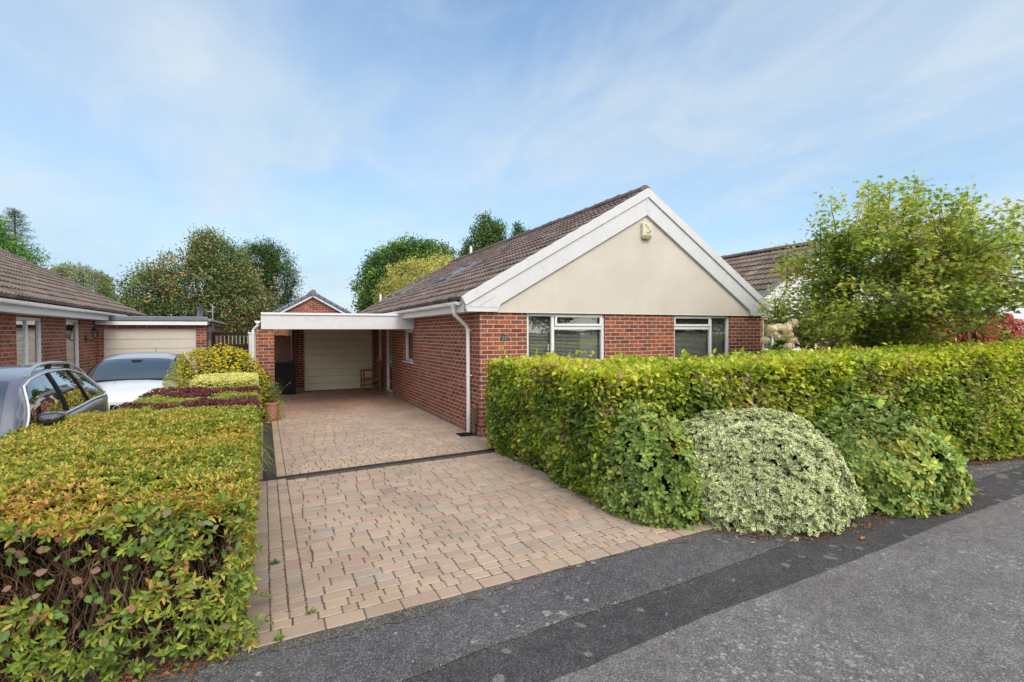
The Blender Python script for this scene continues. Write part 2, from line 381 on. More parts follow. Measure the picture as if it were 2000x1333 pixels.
g2 = N(nt, 'Math', operation='MULTIPLY'); L(nt, bigr, g2.inputs[0]); g2.inputs[1].default_value = .55; L(nt, g2.outputs[0], f.inputs[2])
# the veil thickens towards the left (west) and the horizon
dot = N(nt, 'VectorMath', operation='DOT_PRODUCT'); L(nt, tc.outputs['Generated'], dot.inputs[0]); dot.inputs[1].default_value = (-.75, .45, -.2)
lf = ramp(nt, [(.0, (0, 0, 0)), (.85, (.40, .40, .40))], dot.outputs['Value']).outputs[0]
hz = ramp(nt, [(0, (.85, .85, .85)), (.18, (.55, .55, .55)), (.5, (0, 0, 0))], zz.outputs[0]).outputs[0]
a1 = N(nt, 'Math', operation='ADD'); L(nt, f.outputs[0], a1.inputs[0]); L(nt, lf, a1.inputs[1])
a2 = N(nt, 'Math', operation='ADD'); a2.use_clamp = True; L(nt, a1.outputs[0], a2.inputs[0]); L(nt, hz, a2.inputs[1])
a3 = N(nt, 'Math', operation='MULTIPLY'); L(nt, a2.outputs[0], a3.inputs[0]); a3.inputs[1].default_value = .87
skyc = mixc(nt, 1, sky.outputs[0], (.90, 1.36, 1.58), 'MULTIPLY')
grey = ramp(nt, [(.3, (4.0, 5.05, 5.9)), (.7, (5.5, 5.95, 6.2))], noise(nt, mp.outputs[0], 1.4, 6, .55)).outputs[0]
# bright cloud added out of view behind the camera, to fill the shaded fronts
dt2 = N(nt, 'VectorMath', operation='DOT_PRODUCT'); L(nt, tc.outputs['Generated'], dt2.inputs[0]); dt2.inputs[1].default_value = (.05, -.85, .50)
fillf = ramp(nt, [(.0, (0, 0, 0)), (.75, (1, 1, 1))], dt2.outputs['Value']).outputs[0]
a4 = N(nt, 'Math', operation='MAXIMUM'); L(nt, a3.outputs[0], a4.inputs[0]); L(nt, mixc(nt, 1, fillf, (.85, .85, .85), 'MULTIPLY'), a4.inputs[1])
grey = mixc(nt, fillf, grey, (15.6, 15.2, 14.6))
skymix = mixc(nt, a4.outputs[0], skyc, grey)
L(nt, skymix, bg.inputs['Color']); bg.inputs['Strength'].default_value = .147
L(nt, bg.outputs[0], wo.inputs[0])

sd = bpy.data.lights.new('sun', 'SUN'); sd.energy = 2.0; sd.angle = R(24); sd.color = (1, .90, .76)
so = bpy.data.objects.new('sun', sd); COL.objects.link(so)
sdir = Vector((math.sin(SUN_AZ) * math.cos(SUN_EL), math.cos(SUN_AZ) * math.cos(SUN_EL), math.sin(SUN_EL)))
so.rotation_euler = sdir.to_track_quat('Z', 'Y').to_euler(); so.location = (0, -10, 20)
sc.view_settings.view_transform = 'Standard'; sc.view_settings.look = 'None'; sc.view_settings.exposure = 0
sc.cycles.max_bounces = 8; sc.cycles.transparent_max_bounces = 12; sc.cycles.use_denoising = True
sc.cycles.use_adaptive_sampling = True; sc.cycles.sample_clamp_indirect = 6

# ------------------------------------------------------------------ shared materials
M = {}
M['brick'] = brick_mat('red_brick')
M['brick_left'] = brick_mat('red_brick_neighbour', tint=(1.05, .98, .95), mortar=(.44, .33, .26))
M['brick_dark'] = brick_mat('red_brick_shade', tint=(.95, .95, .95), lum=.9)
M['white'] = plain('white_upvc', (.74, .74, .76), .35, .5, var=.02, dirt=.05)
M['fascia'] = plain('white_fascia_board', (.60, .60, .63), .45, .45, var=.03, dirt=.06, streak=.04)
M['cream'] = plain('cream_render', (.585, .535, .48), .85, .2, var=.05, scale=.9, bmp=.25, bscale=220, dirt=.10, streak=.035)
M['garage_green'] = plain('sage_cream_door_paint', (.74, .70, .51), .4, .5, var=.03, dirt=.08)
M['garage_cream'] = plain('cream_door_paint', (.56, .51, .44), .4, .5, var=.03, dirt=.08)
M['felt'] = plain('lead_grey_felt', (.15, .17, .20), .7, .3, var=.15)
M['concrete'] = plain('weathered_concrete', (.26, .25, .23), .9, .2, var=.25, scale=12, bmp=.4, bscale=50)
M['black'] = plain('black_plastic', (.010, .010, .011), .55, .22, var=.1)
M['blackiron'] = plain('black_iron', (.015, .015, .016), .45, .5, var=.1)
M['rubber'] = plain('tyre_rubber', (.02, .02, .02), .85, .2)
M['steel'] = plain('galvanised_steel', (.35, .36, .38), .4, .6, .6, var=.1)
M['chrome'] = plain('bright_trim', (.80, .80, .82), .3, .6, .5, var=.02)
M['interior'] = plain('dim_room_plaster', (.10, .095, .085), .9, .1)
M['blind'] = plain('blind_slats', (.44, .44, .38), .5, .4, var=.03)
M['curtain'] = plain('pale_curtain', (.50, .50, .46), .9, .1, var=.08)
M['glass'] = glass_mat('window_glass', refl=2.3)
M['glass_dark'] = glass_mat('car_glass', tint=(.25, .28, .28), refl=2.6, body=(.015, .017, .018), bodymix=.72)
M['glass_wind'] = glass_mat('windscreen_glass', tint=(.45, .5, .5), refl=3.2, body=(.06, .07, .075), bodymix=.55)
M['roof'] = tile_mat('brown_concrete_tile', (.185, .142, .128), .75)
M['roof_left'] = tile_mat('brown_concrete_tile_neighbour', (.19, .155, .135), .3)
M['roof_right'] = tile_mat('brown_concrete_tile_far', (.21, .165, .135), .3)
M['roof_slate'] = tile_mat('grey_tile', (.13, .15, .18), .1)
M['timber'] = plain('dark_stained_timber', (.17, .095, .065), .8, .25, var=.35, scale=18, bmp=.4, bscale=30)
M['timber_black'] = plain('creosoted_timber', (.035, .024, .020), .85, .2, var=.3, scale=18)
M['teak'] = plain('oiled_teak', (.25, .115, .045), .55, .4, var=.25, scale=20, bmp=.2, bscale=60)
M['terracotta'] = plain('terracotta', (.40, .20, .13), .85, .2, var=.15, scale=9, dirt=.3)
M['bark'] = plain('grey_bark', (.14, .115, .09), .95, .1, var=.35, scale=20, bmp=.6, bscale=40)
M['twig'] = plain('dry_brown_twig', (.15, .09, .055), .9, .1, var=.75, scale=11)
M['core_shade'] = plain('hedge_interior', (.018, .015, .010), .98, .05, var=.4, scale=14)  # near black: the shade inside hedges and shrubs put into a colour

# ------------------------------------------------------------------ ground sheets
def sheet(name, pts, z, mat, label=None, zf=None):
    b = MB(); b.face([(x, y, zf(x, y) if zf else z) for x, y in pts], uv=[(x, y) for x, y in pts])
    return prop(b.build(name, mat), kind='structure')
gm, nt, out = newmat('rough_grass'); p = wpos(nt)
c = ramp(nt, [(.3, (.045, .06, .018)), (.7, (.10, .11, .035))], noise(nt, p, 1.5, 7, .7)).outputs[0]
bsdf(nt, out, c, .95, .1, nrm=bump(nt, noise(nt, p, 40, 5), .8, .03)); M['grass'] = gm
sheet('ground', [(-400, -400), (400, -400), (400, 400), (-400, 400)], -.25, M['grass'])
M['asph_road'] = asphalt_mat('road_asphalt', (.142, .130, .130), (.188, .174, .172), spot=.65, spotscale=6.0, chip=.5)
M['asph_dark'] = asphalt_mat('patched_dark_asphalt', (.052, .048, .050), (.075, .069, .070), chip=.35, spot=.35, spotscale=1.4)
M['asph_path'] = asphalt_mat('footway_asphalt', (.084, .080, .082), (.118, .113, .115), spot=.6, spotscale=2.6, chip=.7)
M['asph_edge'] = asphalt_mat('gritty_worn_asphalt', (.075, .068, .058), (.14, .125, .105), chip=.9)
l2 = [(-60, -1.3), (-2, 2.18), (.3, 2.29), (1.25, 2.345), (1.58, 2.36), (2.41, 2.448), (3.257, 2.491), (4.48, 2.566), (5.74, 2.67), (7.52, 2.76), (12, 3.0), (60, 5.2)]
l1 = [(-60, -.9), (-2, 2.50), (.0, 2.60), (.57, 2.665), (1.23, 2.755), (1.88, 2.812), (2.42, 2.83), (2.78, 2.85), (3.38, 2.911), (4.31, 3.02), (7.5, 3.25), (12, 3.5), (60, 5.7)]
pv = [(-60, .2), (-2, 3.22), (-.19, 3.30), (.3, 3.31), (.98, 3.351), (1.56, 3.41), (2.32, 3.455), (3.36, 3.488), (3.75, 3.56), (5, 3.6), (8, 3.75), (12, 3.85), (60, 6.3)]
def ragged(line, amp, step=.12):
    o = []
    for (x0, y0), (x1, y1) in zip(line[:-1], line[1:]):
        n = max(1, int(abs(x1 - x0) / step)) if -3 < x0 < 12 else 1
        for i in range(n):
            t = i / n; o.append((x0 + (x1 - x0) * t, y0 + (y1 - y0) * t + (rng.normal(0, amp) if n > 1 else 0)))
    return o + [line[-1]]
rl1, rl2 = ragged(l1, .006), ragged(l2, .004)
def strip(name, lo, hi, z, mat):
    xs = sorted(set([p[0] for p in lo] + [p[0] for p in hi])); f_ = lambda ln, x: float(np.interp(x, [p[0] for p in ln], [p[1] for p in ln]))
    b = MB()
    for a, c_ in zip(xs[:-1], xs[1:]):
        b.face([(a, f_(lo, a), z), (c_, f_(lo, c_), z), (c_, f_(hi, c_), z), (a, f_(hi, a), z)])
    return prop(b.build(name, mat), kind='structure')
strip('road', [(-60, -9), (60, -5)], [(x, y + .15) for x, y in l2], -.020, M['asph_road'])
strip('road_patch', rl2, [(x, y + .12) for x, y in l1], -.0150, M['asph_dark'])
strip('pavement', rl1, [(x, y + .25) for x, y in pv], -.010, M['asph_path'])
strip('pavement_edge', ragged([(x, y - .07 - .05 * math.sin(x * 2.1)) for x, y in pv], .018, .06), [(x, y + .22) for x, y in pv], -.0055, M['asph_edge'])
sheet('far_road_verge', [(-60, -9), (60, -5), (60, -40), (-60, -40)], -.02, M['grass'])
# neighbour's drive falls gently away from the road
M['drive_left'] = asphalt_mat('neighbour_drive_asphalt', (.10, .09, .085), (.15, .14, .13))
b = MB()
for (y0, z0), (y1, z1) in (((3.0, -.012), (5, -.05)), ((5, -.05), (9, -.12)), ((9, -.12), (30, -.12))):
    b.face([(-16, y0, z0), (-.25, y0, z0), (-.25, y1, z1), (-16, y1, z1)])
prop(b.build('neighbour_drive', M['drive_left']), kind='structure')
# front gardens to the right
sheet('lawn', [(3.3, 3.45), (60, 6.0), (60, 60), (3.3, 60)], -.04, M['grass'])
sm, nt, out = newmat('leaf_litter_soil'); p = wpos(nt)
c = ramp(nt, [(.3, (.045, .024, .014)), (.5, (.10, .05, .03)), (.7, (.17, .10, .06))], noise(nt, p, 38, 6, .7)).outputs[0]
c = mixc(nt, .7, c, ramp(nt, [(.3, (.6, .6, .6)), (.7, (1.2, 1.2, 1.2))], noise(nt, p, 5, 3)).outputs[0], 'MULTIPLY')
bsdf(nt, out, c, .95, .1, nrm=bump(nt, noise(nt, p, 60, 4), .9, .02)); M['litter'] = sm
b = MB()
for k in range(160):
    x0, x1 = 3.30 + k * .0625, 3.3625 + k * .0625
    fy = lambda x: max(3.50, 4.30 - .122 * (x - 3.1)) - (.0 if x < 3.4 else 1.0 * math.exp(-((x - 4.5) / .72) ** 4) * .95) - .75 * math.exp(-((x - 6.1) / .85) ** 4) + .02 * math.sin(x * 7)
    b.face([(x0, fy(x0), -.002), (x1, fy(x1), -.002), (x1, 5.4, -.002), (x0, 5.4, -.002)])
prop(b.build('soil_bed', M['litter']), kind='structure')
b = MB(); b.face([(-.19, 3.33, -.008), (-2.2, 3.20, -.008), (-2.2, 12.6, -.008), (-.19, 12.6, -.008)]); prop(b.build('left_soil_bed', M['litter']), kind='structure')

# ------------------------------------------------------------------ block paved drive
pm, nt, out = newmat('tumbled_paving_block'); p = wpos(nt)
at = N(nt, 'Attribute'); at.attribute_name = 'Col'
c = mixc(nt, .85, at.outputs['Color'], ramp(nt, [(.3, (.72, .70, .70)), (.7, (1.22, 1.22, 1.22))], noise(nt, p, 110, 5, .75)).outputs[0], 'MULTIPLY')
c = mixc(nt, .6, c, ramp(nt, [(.3, (.70, .69, .68)), (.7, (1.16, 1.15, 1.14))], noise(nt, p, 1.1, 6, .62)).outputs[0], 'MULTIPLY')
c = mixc(nt, ramp(nt, [(.58, (0, 0, 0)), (.75, (.42, .42, .42))], noise(nt, p, 11, 7, .75)).outputs[0], c, (.20, .175, .15))
bsdf(nt, out, c, .9, .2, nrm=bump(nt, noise(nt, p, 150, 4, .7), .55, .003)); M['paver'] = pm
jm, nt, out = newmat('joint_sand'); p = wpos(nt)
c = ramp(nt, [(.35, (.06, .045, .032)), (.6, (.13, .098, .072)), (.72, (.055, .065, .025))], noise(nt, p, 9, 7, .7)).outputs[0]
bsdf(nt, out, c, .95, .1); M['joint'] = jm
def sk(x, y): return y + x * float(np.interp(y, [3.3, 7.1, 12, 17.4], [.052, .082, .03, 0])) * (1 if x > 0 else 1)
PV, PF, PC = [], [], []
BUFF = [(.47, .345, .25), (.44, .32, .24), (.49, .365, .26), (.42, .30, .225)]
REDB = [(.42, .265, .215), (.39, .25, .205)]; GREY = [(.335, .305, .265), (.31, .29, .26)]; YEL = [(.49, .36, .24), (.50, .375, .26)]
def pick(y, kind='field', x_=9):
    r = rng.random()
    if kind == 'yel': c = YEL[rng.integers(2)] if r < .8 else BUFF[rng.integers(4)]
    elif kind == 'edge': c = REDB[rng.integers(2)] if r < .45 else BUFF[rng.integers(4)]
    else: c = BUFF[rng.integers(4)] if r < .60 else REDB[rng.integers(2)] if r < .84 else GREY[rng.integers(2)]
    c = (np.array(c) * .42 + np.array((.44, .335, .255)) * .58) * (1 + rng.normal(0, .045)) * (.96, .985, 1.0)
    t = min(1, max(0, (y - 11.6) / 1.8))                 # redder unfaded blocks under cover, darkened too: carport shade painted in
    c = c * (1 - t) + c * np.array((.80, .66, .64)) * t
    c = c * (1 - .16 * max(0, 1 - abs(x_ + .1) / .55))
    return c
def block(x0, y0, x1, y1, kind='field'):
    g = .0028; x0 += g; x1 -= g; y0 += .0032; y1 -= .0032; ch = min(.0055, (x1 - x0) * .2); z = float(np.clip(rng.normal(.0004, .0008), -.001, .002)); i = len(PV)
    j = lambda: rng.normal(0, .0014)
    tx, ty = np.clip(rng.normal(0, .0010, 2), -.0014, .0014)
    cs = [(x0, y0), (x1, y0), (x1, y1), (x0, y1)]; cc = ch * 1.6
    # octagonal outline: worn corners
    def octo(ins, cr):
        a, b_, c_, d_ = x0 + ins, y0 + ins, x1 - ins, y1 - ins
        return [(a + cr, b_), (c_ - cr, b_), (c_, b_ + cr), (c_, d_ - cr), (c_ - cr, d_), (a + cr, d_), (a, d_ - cr), (a, b_ + cr)]
    top = [(x + j(), y + j(), z + tx * (x - x0) / (x1 - x0) + ty * (y - y0) / (y1 - y0)) for x, y in octo(ch, cc)]
    mid = [(x + j(), y + j(), z - .006) for x, y in octo(0, cc)]; bot = [(x, y, -.03) for x, y in octo(0, cc)]
    for q in top + mid + bot: PV.append((q[0], sk(q[0], q[1]), q[2]))
    PF.append(tuple(range(i, i + 8)))
    for a in (0, 8):
        for k in range(8):
            k2 = (k + 1) % 8; PF.append((i + a + k2, i + a + k, i + a + 8 + k, i + a + 8 + k2))
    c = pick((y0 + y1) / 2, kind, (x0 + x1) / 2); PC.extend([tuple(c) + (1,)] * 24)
X0 = -.13
def xmax(y): return 3.78 - max(0, (y - 3.35)) * .25 if y < 4.6 else 3.42
def run(y0, y1, xa, xb, lens, kind='field'):
    x = xa - rng.random() * 0; first = rng.choice(lens) * rng.uniform(.4, 1)
    while x < xb - .03:
        w_ = first if first else rng.choice(lens) * rng.uniform(.96, 1.04); first = None
        if xb - (x + w_) < .07: w_ = xb - x
        block(x, y0, x + w_, y1, kind); x += w_
run(3.31, 3.455, X0, 3.85, [.245, .24, .16], 'edge')
for k in range(2): run(3.455 + k * .096, 3.551 + k * .096, .02, xmax(3.5), [.10, .105, .15], 'yel')
y = 3.647
while y < 17.3:
    yy1 = y + .117
    if y < 7.02 < yy1 + .117 and y > 6.85: y = 7.15; continue
    isb = (7.14 < y < 7.6)
    run(y, yy1, .24, min(xmax(y), 3.42) - (.34 if y > 7.1 else 0), [.215, .19, .165, .14] if not isb else [.10, .105, .15], 'yel' if isb else 'field')
    if y > 7.1: run(y, yy1, 3.19 if y > 7.6 else 3.08, 3.34 if y > 8.3 else 3.42, [.15], 'field')
    y = yy1
# border columns down the left side, and the yellow pair beside the house wall
def col(xa, xb, y0, y1, lens, kind):
    y = y0
    while y < y1 - .03:
        h = rng.choice(lens) * rng.uniform(.95, 1.05)
        if y1 - (y + h) < .05: h = y1 - y
        block(xa, y, xb, y + h, kind); y += h
col(X0, .02, 3.455, 7.02, [.24, .2, .17], 'field')
for a_, b_ in ((.02, .13), (.13, .24)): col(a_, b_, 3.647, 7.02, [.09, .10, .13], 'field')
col(-.13, -.02, 7.15, 17.3, [.24, .2], 'field'); col(.13, .24, 7.15, 17.3, [.12, .11], 'yel')
col(3.08, 3.135, 7.6, 17.3, [.12], 'yel'); col(3.135, 3.19, 7.6, 17.3, [.12], 'yel')
col(.02, .13, 11.6, 17.3, [.2], 'field')
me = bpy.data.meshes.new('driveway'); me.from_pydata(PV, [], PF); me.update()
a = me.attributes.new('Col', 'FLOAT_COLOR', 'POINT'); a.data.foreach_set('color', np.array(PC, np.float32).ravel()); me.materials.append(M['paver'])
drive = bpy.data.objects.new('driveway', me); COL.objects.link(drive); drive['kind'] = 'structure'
b = MB()
b.face([(-.15, sk(-.15, 3.31), -.0050), (3.85, sk(3.85, 3.31), -.0050), (3.6, 4.6, -.0050), (3.42, 8.28, -.0050), (3.34, 8.4, -.0050), (3.34, 17.35, -.0050), (-.15, 17.35, -.0050)])
jo = b.build('drive_joint_sand', M['joint']); jo['kind'] = 'structure'
# slot drain across the drive and grating along the left edge
pmt = plain('dark_drain_grate', (.035, .035, .038), .6, .4)
def drain(label, a, b_, wd, name='drain_channel', bars=0):
    a, b_ = Vector(a), Vector(b_); d = (b_ - a); ln = d.length; d.normalize(); s = Vector((-d.y, d.x, 0)); q = MB()
    for sgn in (-1, 1): q.beam(a + s * sgn * (wd / 2 - .008) + Vector((0, 0, -.012)), b_ + s * sgn * (wd / 2 - .008) + Vector((0, 0, -.012)), .016, .03)
    q.face([a - s * wd / 2 + Vector((0, 0, -.011)), b_ - s * wd / 2 + Vector((0, 0, -.011)), b_ + s * wd / 2 + Vector((0, 0, -.011)), a + s * wd / 2 + Vector((0, 0, -.011))])
    if bars == 0:
        n = int(ln / .02)
        for i in range(n):
            c_ = a + d * (i + .5) * ln / n + Vector((0, 0, -.004)); q.beam(c_ - s * (wd / 2 - .014), c_ + s * (wd / 2 - .014), .009, .012)
    else:
        for k in range(bars):
            o_ = s * ((k + .5) / bars - .5) * (wd - .03); q.beam(a + o_ + Vector((0, 0, -.004)), b_ + o_ + Vector((0, 0, -.004)), .012, .014)
    o = q.build(name, pmt); return prop(o, label, 'drain')
drain('narrow black slotted drain crossing the block paved drive', (-.02, 7.085 + .0, .003), (3.40, 7.375, .003), .085)
drain('dark ribbed drain strip running along the left edge of the drive', (.055, 7.2, .003), (.055, 11.5, .003), .14, bars=5)
# kerb edging stones on the left
q = MB(); y = 3.33
km = plain('pink_concrete_edging', (.36, .22, .19), .9, .2, var=.15, scale=8, bmp=.3, bscale=90)
while y < 12:
    h = .58; q.box(-.195, y + .003, -.1, -.145, y + h - .003, .022); y += h
prop(q.build('kerb', km, bevel=.006), kind='structure')
# small dark gully grate under the downpipe
q = MB(); q.box(3.08, 8.50, -.02, 3.335, 8.80, .012)
for k in range(6): q.box(3.10 + k * .038, 8.53, .012, 3.118 + k * .038, 8.77, .018)
prop(q.build('gully_grate', M['black']), 'square black gully grate at the foot of the white downpipe', 'drain')
# ------------------------------------------------------------------ building helpers
def wall(b, axis, c0, u0, u1, z0, z1, holes=(), t=.12, m=0, sgn=1):
    """wall slab made of cells round its openings. axis 'y': plane y=c0 (thickness goes +y*sgn), u is x; axis 'x': plane x=c0"""
    us = sorted(set([u0, u1] + [h[0] for h in holes] + [h[1] for h in holes])); zs = sorted(set([z0, z1] + [h[2] for h in holes] + [h[3] for h in holes]))
    us = [u for u in us if u0 <= u <= u1]; zs = [z for z in zs if z0 <= z <= z1]
    for a, c in zip(us[:-1], us[1:]):
        for d, e in zip(zs[:-1], zs[1:]):
            mu, mz = (a + c) / 2, (d + e) / 2
            if any(h[0] < mu < h[1] and h[2] < mz < h[3] for h in holes): continue
            lo, hi = min(c0, c0 + sgn * t), max(c0, c0 + sgn * t)
            if axis == 'y': b.box(a, lo, d, c, hi, e, m)
            else: b.box(lo, a, d, hi, c, e, m)
def window(parent, axis, c0, u0, u1, z0, z1, sgn=1, mull=(), trans=(), openers=(), blind=True, curtain=None, sill=True, depth=.05, handle=None, leaded=False, label=None, name='window', box=True, mat=None):
    """window frame set depth behind the wall face c0. openers: (u0,u1,z0,z1) sashes standing proud"""
    mat = mat or M['white']
    T = (lambda u, d, z: (u, c0 + sgn * d, z)) if axis == 'y' else (lambda u, d, z: (c0 + sgn * d, u, z))
    def bx(b, ua, ub, da, db, za, zb, m=0):
        p, q = T(ua, da, za), T(ub, db, zb); b.box(min(p[0], q[0]), min(p[1], q[1]), min(p[2], q[2]), max(p[0], q[0]), max(p[1], q[1]), max(p[2], q[2]), m)
    f = .055; b = MB()
    bx(b, u0, u0 + f, depth, depth + .06, z0, z1); bx(b, u1 - f, u1, depth, depth + .06, z0, z1)
    bx(b, u0 + f, u1 - f, depth + .001, depth + .06, z1 - f, z1); bx(b, u0 + f, u1 - f, depth + .001, depth + .06, z0, z0 + f)
    for mu in mull: bx(b, mu - .03, mu + .03, depth + .002, depth + .059, z0 + f, z1 - f)
    for (a, c, zt) in trans: bx(b, a, c, depth + .003, depth + .058, zt - .03, zt + .03)
    for (a, c, za, zb) in openers:
        g = .045
        bx(b, a, a + g, depth - .02, depth, za, zb); bx(b, c - g, c, depth - .02, depth, za, zb)
        bx(b, a + g, c - g, depth - .019, depth, za, za + g); bx(b, a + g, c - g, depth - .019, depth, zb - g, zb)
    fr = b.build(name, mat, parent, bevel=.005)
    if label: fr['label'] = label
    g = MB(); p = [T(u0 + .02, depth + .03, z0 + .02), T(u1 - .02, depth + .03, z0 + .02), T(u1 - .02, depth + .03, z1 - .02), T(u0 + .02, depth + .03, z1 - .02)]
    g.face(p); g.build('pane', M['glass'], fr)
    if blind:
        s = MB(); n = int((z1 - z0) / .026)
        for i in range(n):
            z = z0 + .03 + i * .026
            s.face([T(u0 + .03, depth + .10, z), T(u1 - .03, depth + .10, z), T(u1 - .03, depth + .118, z + .009), T(u0 + .03, depth + .118, z + .009)])
        k = max(2, int((u1 - u0) / .45))
        for i in range(k):
            u = u0 + (i + .5) * (u1 - u0) / k; bx(s, u - .002, u + .002, depth + .098, depth + .099, z0, z1)
        bx(s, u0 + .03, u1 - .03, depth + .10, depth + .13, z1 - .06, z1 - .03)
        s.build('blind', M['blind'], fr)
    if curtain:
        s = MB(); n = 60; a, c = curtain; G = []
        for i in range(n + 1):
            t = i / n; u = a + (c - a) * t; d = depth + .20 + .03 * math.sin(t * 30); G.append([T(u, d, z0), T(u, d, z1)])
        s.grid(G); s.build('curtain', M['curtain'], fr)
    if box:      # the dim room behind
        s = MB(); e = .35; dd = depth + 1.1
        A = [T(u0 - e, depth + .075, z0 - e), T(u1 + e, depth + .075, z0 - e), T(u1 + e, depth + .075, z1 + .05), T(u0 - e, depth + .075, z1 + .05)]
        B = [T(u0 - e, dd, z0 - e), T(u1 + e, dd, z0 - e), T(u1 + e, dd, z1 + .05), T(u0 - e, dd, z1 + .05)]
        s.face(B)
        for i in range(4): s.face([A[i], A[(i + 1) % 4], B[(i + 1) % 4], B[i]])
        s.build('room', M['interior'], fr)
    if sill:
        s = MB(); bx(s, u0 - .04, u1 + .04, -.04, depth, z0 - .035, z0 - .001); s.build('sill', mat, fr, bevel=.004)
    if handle:
        s = MB(); hu, hz = handle; bx(s, hu - .01, hu + .01, depth + .035, depth + .055, hz, hz + .02); bx(s, hu - .008, hu + .008, depth + .05, depth + .07, hz - .1, hz + .01); s.build('handle', M['white'], fr)
    if leaded:
        s = MB()
        for k in range(1, 5):
            z = z0 + f + (z1 - z0 - 2 * f) * k / 5; bx(s, u0 + f, u1 - f, depth + .027, depth + .029, z - .004, z + .004)
        s.build('lead_bar', M['steel'], fr)
    return fr
def roof_slope(parent, name, y0, y1, eave, ridge, mat, gauge=.325, period=.15, amp=.026, lift=.045, rnd=.13, samp=6, label=None):
    """interlocking tiles: lifted courses with a rolled profile. eave/ridge: (x,z). y0..y1 along the ridge"""
    E_, R_ = np.array([eave[0], 0, eave[1]]), np.array([ridge[0], 0, ridge[1]]); ln = np.linalg.norm(R_ - E_); s = (R_ - E_) / ln
    nv = np.array([-s[2], 0, s[0]]); nv = nv if nv[2] > 0 else -nv
    nc = max(1, round(ln / gauge)); gauge = ln / nc; ntile = max(1, round((y1 - y0) / (period * 2))); tw = (y1 - y0) / ntile
    V, F, C = [], [], []
    prof = [(0, 0), (.12, 0), (.17, .5), (.25, 1), (.33, .5), (.38, 0), (.62, 0), (.67, .5), (.75, 1), (.83, .5), (.88, 0), (.985, 0), (1, -.35)]
    for c in range(nc):
        for t in range(ntile):
            sh = 1 + rng.normal(0, rnd); tint = (sh * (1 + rng.normal(0, .03)), sh, sh * (1 + rng.normal(0, .02)))
            dz = rng.normal(0, .0022); ds = rng.normal(0, .004); i = len(V)
            for (u, h) in prof:
                yy = y0 + (t + u) * tw
                for (sd_, up) in ((c * gauge - .012 + ds, -.012), (c * gauge - .012 + ds, lift), ((c + 1) * gauge + .02, .004)):
                    p = E_ + s * sd_ + nv * (up + (h * amp if up > -.01 else 0) + dz); V.append((p[0], yy, p[2])); C.append((*tint, 1))
            for k in range(len(prof) - 1):
                a = i + k * 3; F.append((a, a + 3, a + 4, a + 1)); F.append((a + 1, a + 4, a + 5, a + 2))
    me = bpy.data.meshes.new(name); me.from_pydata(V, [], F); me.update()
    at_ = me.attributes.new('Col', 'FLOAT_COLOR', 'POINT'); at_.data.foreach_set('color', np.array(C, np.float32).ravel()); me.materials.append(mat)
    o = bpy.data.objects.new(name, me); COL.objects.link(o); adopt(o, parent, True)
    if label: o['label'] = label
    return o
def ridge_tiles(parent, y0, y1, x, z, mat, r=.11):
    b = MB(); n = max(1, round((y1 - y0) / .42)); V0 = len(b.v)
    for k in range(n):
        a, c = y0 + (y1 - y0) * k / n, y0 + (y1 - y0) * (k + 1) / n; G = []
        dz = rng.normal(0, .004)
        for yy, rr in ((a, r + .012), (a + .03, r + .012), (a + .031, r), (c, r - .002)):
            G.append([(x + rr * 1.1 * math.cos(t), yy, z - .05 + dz + rr * math.sin(t)) for t in np.linspace(0, math.pi, 9)])
        b.grid(G)
        b.face([(x + (r + .012) * 1.1 * math.cos(t), a, z - .05 + dz + (r + .012) * math.sin(t)) for t in np.linspace(0, math.pi, 9)])
    o = b.build('ridge_tiles', mat, parent)
    at_ = o.data.attributes.new('Col', 'FLOAT_COLOR', 'POINT'); at_.data.foreach_set('color', np.ones(len(o.data.vertices) * 4, np.float32) * .95)
    return o
def gutter(parent, x, y0, y1, z, r=.056, mat=None, sgn=-1, brackets=.9):
    b = MB(); A = np.linspace(math.pi, 2 * math.pi, 10)
    G = [[(x + r * math.cos(t), yy, z + r * math.sin(t)) for t in A] for yy in (y0, y1)]; b.grid(G)
    G = [[(x + (r - .005) * math.cos(t), yy, z + (r - .005) * math.sin(t)) for t in A[::-1]] for yy in (y0, y1)]; b.grid(G)
    for yy in (y0, y1): b.face([(x + r * math.cos(t), yy, z + r * math.sin(t)) for t in A])
    for s_ in (-1, 1): b.box(x + s_ * r - .004, y0, z - .004, x + s_ * r + .004, y1, z + .006)
    yy = y0 + brackets * .6
    while yy < y1:
        b.grid([[(x + (r + .006) * math.cos(t), yy + d, z + (r + .006) * math.sin(t)) for t in A] for d in (-.018, .018)]); yy += brackets
    return b.build('gutter', mat or M['white'], parent, weld=True)
def ceilbox(parent, x0, x1, y0, y1, z): pass

# ================================================================== THE BUNGALOW
HX0, HX1, HY = 3.344, 10.256, 8.304
house = thing('bungalow', 'red brick bungalow with cream rendered front gable and white bargeboards behind the beech hedge', 'house', (6.8, 12, 0))
b = MB()
W1 = (4.251, 5.944, .90, 2.150); W2 = (7.675, 9.272, .90, 2.150)
wall(b, 'y', HY, HX0, HX1, -.1, 2.165, [W1, W2])
FW = (12.75, 13.66, 1.075, 2.02); FD = (15.06, 15.90, .06, 2.05); FF = (16.50, 17.06, .95, 2.02)
wall(b, 'x', HX0 + .0, HY + .12, 20.1, -.1, 2.30, [FW, FD, FF])
b.box(HX1 - .12, HY + .12, -.1, HX1, 20.1, 2.3); b.box(HX0 + .12, 19.98, -.1, HX1 - .12, 20.1, 2.3)
b.build('wall', M['brick'], house)
b = MB(); b.face([(HX0 + .12, HY + .12, 2.17), (HX1 - .12, HY + .12, 2.17), (HX1 - .12, 19.98, 2.17), (HX0 + .12, 19.98, 2.17)]); b.build('ceiling', M['interior'], house)
